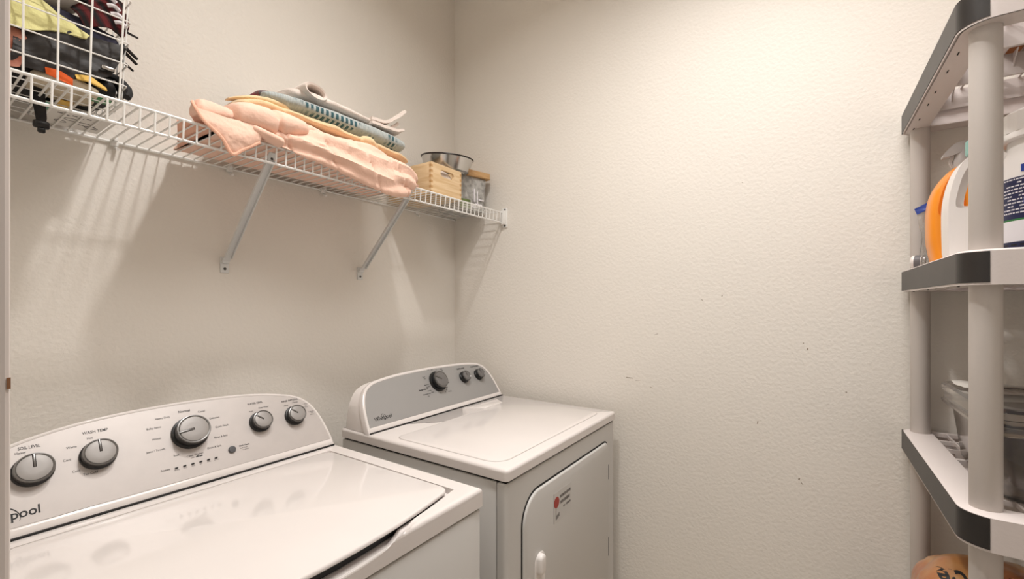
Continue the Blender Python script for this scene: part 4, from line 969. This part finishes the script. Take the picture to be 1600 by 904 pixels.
tub = thing('detergent_tub', 'round white-lidded tub with a blue and white label, right of the front post', 'tub', (-.43, -1.905, S1))
TM = Matrix.Translation((-.43, -1.905, 0)); TR = .081
bm = bmesh.new(); lathe(bm, [(TR - .006, S1), (TR, S1 + .006), (TR, 1.61), (TR - .008, 1.63), (TR - .010, 1.652), (TR - .010, 1.656)], 64, TM); link_mesh('tub_body', bm, M['plastic'], tub)
bm = bmesh.new(); rs = []
for r_, z in ((TR - .002, 1.650), (TR + .002, 1.652), (TR + .002, 1.660), (TR, 1.663)):
    rs.append([TM @ Vector((r_ * math.cos(2 * math.pi * j / 144), r_ * math.sin(2 * math.pi * j / 144), z)) for j in range(144)])
for z in (1.664, 1.700):
    rs.append([TM @ Vector(((TR + (.0016 if j % 6 < 2 else 0)) * math.cos(2 * math.pi * j / 144), (TR + (.0016 if j % 6 < 2 else 0)) * math.sin(2 * math.pi * j / 144), z)) for j in range(144)])
rs.append([TM @ Vector(((TR - .006) * math.cos(2 * math.pi * j / 144), (TR - .006) * math.sin(2 * math.pi * j / 144), 1.705)) for j in range(144)])
loft(bm, rs); link_mesh('lid', bm, M['plastic'], tub)
def cyl(bm, a0, a1, z0, z1, r_, zt0=0, zt1=0, n=None):
    n = n or max(1, int(abs(a1 - a0) / 4)); V = []
    for i in range(n + 1):
        a = R(a0 + (a1 - a0) * i / n); t = i / n
        V.append([bm.verts.new(TM @ Vector((r_ * math.cos(a), r_ * math.sin(a), z))) for z in (z0 + zt0 * t, z1 + zt1 * t)])
    for A, B in zip(V, V[1:]): bm.faces.new((A[0], B[0], B[1], A[1]))
bm = bmesh.new(); cyl(bm, 95, 265, S1 + .008, 1.575, TR + .0006); cyl(bm, 150, 265, 1.575, 1.597, TR + .0006); link_mesh('label', bm, M['navy'], tub)
bm = bmesh.new(); cyl(bm, 95, 265, 1.452, 1.492, TR + .001); link_mesh('label_panel', bm, M['labelwhite'], tub)
bm = bmesh.new(); cyl(bm, 95, 265, 1.492, 1.4955, TR + .001); link_mesh('label_stripe', bm, M['labelgreen'], tub)
bm = bmesh.new()
prev = None
for k in range(16):
    a = 128 + k * 4.2; z = 1.522 + .055 * (k / 15) ** 1.8; h = .012 + .02 * k / 15
    cyl(bm, a, a + 4.3, z, z + h, TR + .0012, .004, .006)
cyl(bm, 125, 158, 1.583, 1.597, TR + .0012); link_mesh('label_swoosh', bm, M['blue'], tub)
bm = bmesh.new(); random.seed(3)
for row in range(11):
    z = 1.570 - row * .0064
    a = 100
    while a < 240:
        w = random.uniform(2, 7)
        if random.random() < .85: cyl(bm, a, a + w, z, z + .0024, TR + .0009)
        a += w + 1.2
link_mesh('label_print', bm, M['labelwhite'], tub, smooth=False, kind='stuff')
bm = bmesh.new()
for (a0, z0, n_) in ((147, 1.486, 4), (147, 1.470, 3)):
    for r_ in range(n_):
        a = a0
        while a < a0 + 18: w = random.uniform(2, 6); cyl(bm, a, a + w, z0 - r_ * .0034, z0 - r_ * .0034 + .0015, TR + .0014); a += w + 1
for k in range(12): cyl(bm, 100 + k * 12, 108 + k * 12, 1.4445, 1.4475, TR + .0009)
link_mesh('label_print', bm, M['ink'], tub, smooth=False)
bm = bmesh.new()
for k in range(7): cyl(bm, 149 + k * 2, 151 + k * 2, 1.4535 + .0004 * k, 1.4585 - .0003 * k + (.002 if k > 4 else 0), TR + .0015, n=1)
for k in range(3): cyl(bm, 163 + k * 2, 165 + k * 2, 1.454 + .001 * k, 1.457 + .001 * k, TR + .0015, n=1)
cyl(bm, 139, 142, 1.480, 1.486, TR + .0015); cyl(bm, 139, 142, 1.465, 1.470, TR + .0015); link_mesh('label_emblem', bm, M['labelgreen'], tub, smooth=False)

pk = thing('blue_packet', 'clear packet with a blue top strip leaning behind the orange bottle', 'packet', (-.11, -1.76, S1))
link_mesh('clear_bag', patch([[(-.115, -1.742, 1.59), (-.115, -1.765, 1.595), (-.115, -1.79, 1.60)], [(-.12, -1.748, 1.55), (-.125, -1.765, 1.55), (-.12, -1.80, 1.55)], [(-.12, -1.755, 1.50), (-.135, -1.77, 1.50), (-.12, -1.80, 1.50)], [(-.12, -1.745, S1 + .006), (-.14, -1.77, S1 + .006), (-.12, -1.80, S1 + .006)]], 20, 26, .003, .005, 30, 3), M['clear'], pk)
link_mesh('top_strip', patch([[(-.122, -1.739, 1.586), (-.122, -1.765, 1.600), (-.122, -1.79, 1.612)], [(-.124, -1.744, 1.570), (-.126, -1.765, 1.580), (-.124, -1.79, 1.588)]], 14, 8, .002, .003, 30, 5), M['blue'], pk)
sb = thing('small_bottle', 'small clear bottle with a grey-striped white cap lying at the shelf corner', 'bottle', (-.14, -1.76, S1))
BM_ = Matrix.Translation((-.13, -1.735, S1 + .0175)) @ Matrix.Rotation(R(118), 4, 'Z') @ Matrix.Rotation(R(-90), 4, 'Y')
ax = Vector((-.02, -.062, -.004)).normalized(); q = Vector((0, 0, 1)).rotation_difference(ax).to_matrix().to_4x4(); BM_ = Matrix.Translation((-.115, -1.733, S1 + .0185)) @ q
bm = bmesh.new(); lathe(bm, [(.0005, 0), (.012, 0), (.0165, .004), (.0165, .022)], 24, BM_); link_mesh('cap', bm, M['plastic'], sb)
bm = bmesh.new(); lathe(bm, [(.0168, .008), (.0172, .009), (.0172, .020), (.0168, .021)], 24, BM_); link_mesh('grey_band', bm, mat('grey_band', S(104, 102, 104), .5), sb)
bm = bmesh.new(); lathe(bm, [(.014, .022), (.0175, .026), (.0175, .030), (.015, .033), (.0175, .037), (.0175, .07), (.0005, .072)], 24, BM_); link_mesh('bottle_body', bm, M['clear'], sb)

# ---- lower tier: clear storage box with dark contents
sbx = thing('storage_box', 'clear plastic storage box with latched lid on the lower shelf', 'storage box', (-.385, -2.0, S2))
bx = (-.57, -2.26, -.21, -1.775)
bm = bmesh.new(); rs = []
for z, i_ in ((S2, .03), (S2 + .004, .026), (1.105, .012), (1.105, .008), (1.112, .008), (1.112, .015), (S2 + .008, .030)):
    rs.append([Vector((x, y, z)) for x, y in rrect(bx[0] + i_, bx[1] + i_, bx[2] - i_, bx[3] - i_, .025, 6)])
loft(bm, rs); link_mesh('box_body', bm, M['boxclear'], sbx)
bm = bmesh.new(); rs = []
for z, i_ in ((1.100, .004), (1.098, -.002), (1.106, -.004), (1.108, .001), (1.126, .001), (1.128, -.003), (1.140, -.003), (1.145, .002), (1.145, .03), (1.139, .036)):
    rs.append([Vector((x, y, z)) for x, y in rrect(bx[0] + i_, bx[1] + i_, bx[2] - i_, bx[3] - i_, .028, 6)])
loft(bm, rs, cap=(False, True)); link_mesh('box_lid', bm, M['boxclear'], sbx)
bm = bmesh.new(); box(bm, (-.583, -1.868, 1.045), (-.574, -1.85, 1.105), .002); box(bm, (-.586, -1.872, 1.086), (-.574, -1.846, 1.100), .003); tube(bm, [(-.58, -1.88, 1.094), (-.58, -1.838, 1.094)], .005, 10); link_mesh('latch', bm, M['postplastic'], sbx)
tag(link_mesh('dark_clothes', pillow([(-.53, -2.0, 1.06, .12, .02), (-.52, -2.0, 1.058, .19, .032), (-.38, -2.0, 1.058, .19, .034), (-.27, -2.0, 1.055, .19, .030), (-.255, -2.0, 1.055, .12, .02)], 40, 40, 3, .006, 12, 3), M['navycloth']), 'dark navy clothes packed in the top of the clear storage box', 'clothes')
tag(link_mesh('brown_clothes', pillow([(-.53, -2.0, 1.002, .12, .012), (-.52, -2.0, 1.004, .18, .02), (-.38, -2.0, 1.004, .18, .02), (-.27, -2.0, 1.004, .18, .018), (-.255, -2.0, 1.0, .12, .01)], 40, 40, 3, .003, 12, 6), M['browncloth']), 'brown clothes at the bottom of the clear storage box', 'clothes')
tag(link_mesh('paper_scrap', patch([[(-.27, -1.783, 1.152), (-.27, -1.80, 1.1535), (-.27, -1.83, 1.152)], [(-.31, -1.782, 1.150), (-.32, -1.80, 1.156), (-.33, -1.835, 1.149)], [(-.34, -1.79, 1.149), (-.36, -1.81, 1.152), (-.37, -1.84, 1.149)]], 14, 12, .0012, .003, 30, 3), M['paper']), 'curled white paper scrap on the storage box lid', 'paper')

# ---- bottom visible tier: amber bag with print, dark bottle, small white box
bag = thing('amber_bag', 'amber translucent plastic bag with black upside-down print on the bottom shelf', 'bag', (-.33, -1.83, S3))
bb = pillow([(-.52, -1.83, .60, .03, .03), (-.51, -1.835, .61, .08, .075), (-.44, -1.835, .635, .112, .110), (-.33, -1.835, .645, .125, .1195), (-.22, -1.84, .63, .115, .105), (-.15, -1.84, .60, .08, .07), (-.14, -1.84, .59, .03, .03)], 80, 60, 2.5, .011, 13, 4)
bvh = BVHTree.FromBMesh(bb)
link_mesh('bag_body', bb, M['bag'], bag)
dirv = Vector((.95, 0, -.32)).normalized(); right = Vector((0, -1, 0)); upv = right.cross(dirv).normalized() * 1
if upv.z < 0: upv = -upv
def on_bag(p):
    o = Vector((-.36, -1.835, .70)) + right * p.x + upv * p.y - dirv * .6
    hit = bvh.ray_cast(o, dirv)
    return (hit[0] - dirv * .0012) if hit[0] is not None else Vector((-.33, -1.835, .60))
bm = bmesh.new(); text_into(bm, 'recycle', .048, (.02, .058), None, 'LEFT', .001, R(180) + .12, fn=on_bag, squash=.85)
text_into(bm, 'please', .048, (.03, .014), None, 'LEFT', .001, R(180) - .12, fn=on_bag, squash=.85)
link_mesh('bag_print', bm, M['ink'], bag, smooth=False)
db = thing('dark_bottle', 'dark bottle with a red cap on the bottom shelf behind the front post', 'bottle', (-.47, -1.985, S3))
DM = Matrix.Translation((-.44, -1.885, 0)) @ Matrix.Translation((-.03, 0, 0))
db.location = (-.47, -1.885, S3)
bm = bmesh.new(); lathe(bm, [(.016, S3), (.0175, S3 + .004), (.0175, .70), (.014, .74), (.011, .76), (.011, .80)], 24, Matrix.Translation((-.56, -1.835, 0))); link_mesh('bottle_body', bm, M['black'], db)
bm = bmesh.new(); lathe(bm, [(.0125, .802), (.0135, .805), (.0135, .83), (.012, .833), (.0005, .833)], 24, Matrix.Translation((-.56, -1.835, 0))); link_mesh('cap', bm, M['red'], db)
db.location = (-.56, -1.835, S3)
bpy.context.view_layer.update()
tag(boxo('white_carton', (-.60, -2.05, S3), (-.50, -1.87, .765), M['paper'], bev=.002), 'small white carton on the bottom shelf right of the front post', 'carton')
# ---- on the top tier, glimpsed through the deck
tag(boxo('cardboard_box', (-.52, -2.2, S0), (-.25, -1.84, S0 + .12), M['card'], bev=.003), 'brown cardboard box on the top shelf, glimpsed through its lattice', 'box')
for o in (tanb, blueb, whiteb): o['group'] = 'blankets stacked on the quilt'
for n in ('yellow_shirt', 'striped_shirt', 'navy_shirt'): bpy.data.objects[n]['group'] = 'shirts in the wire basket'
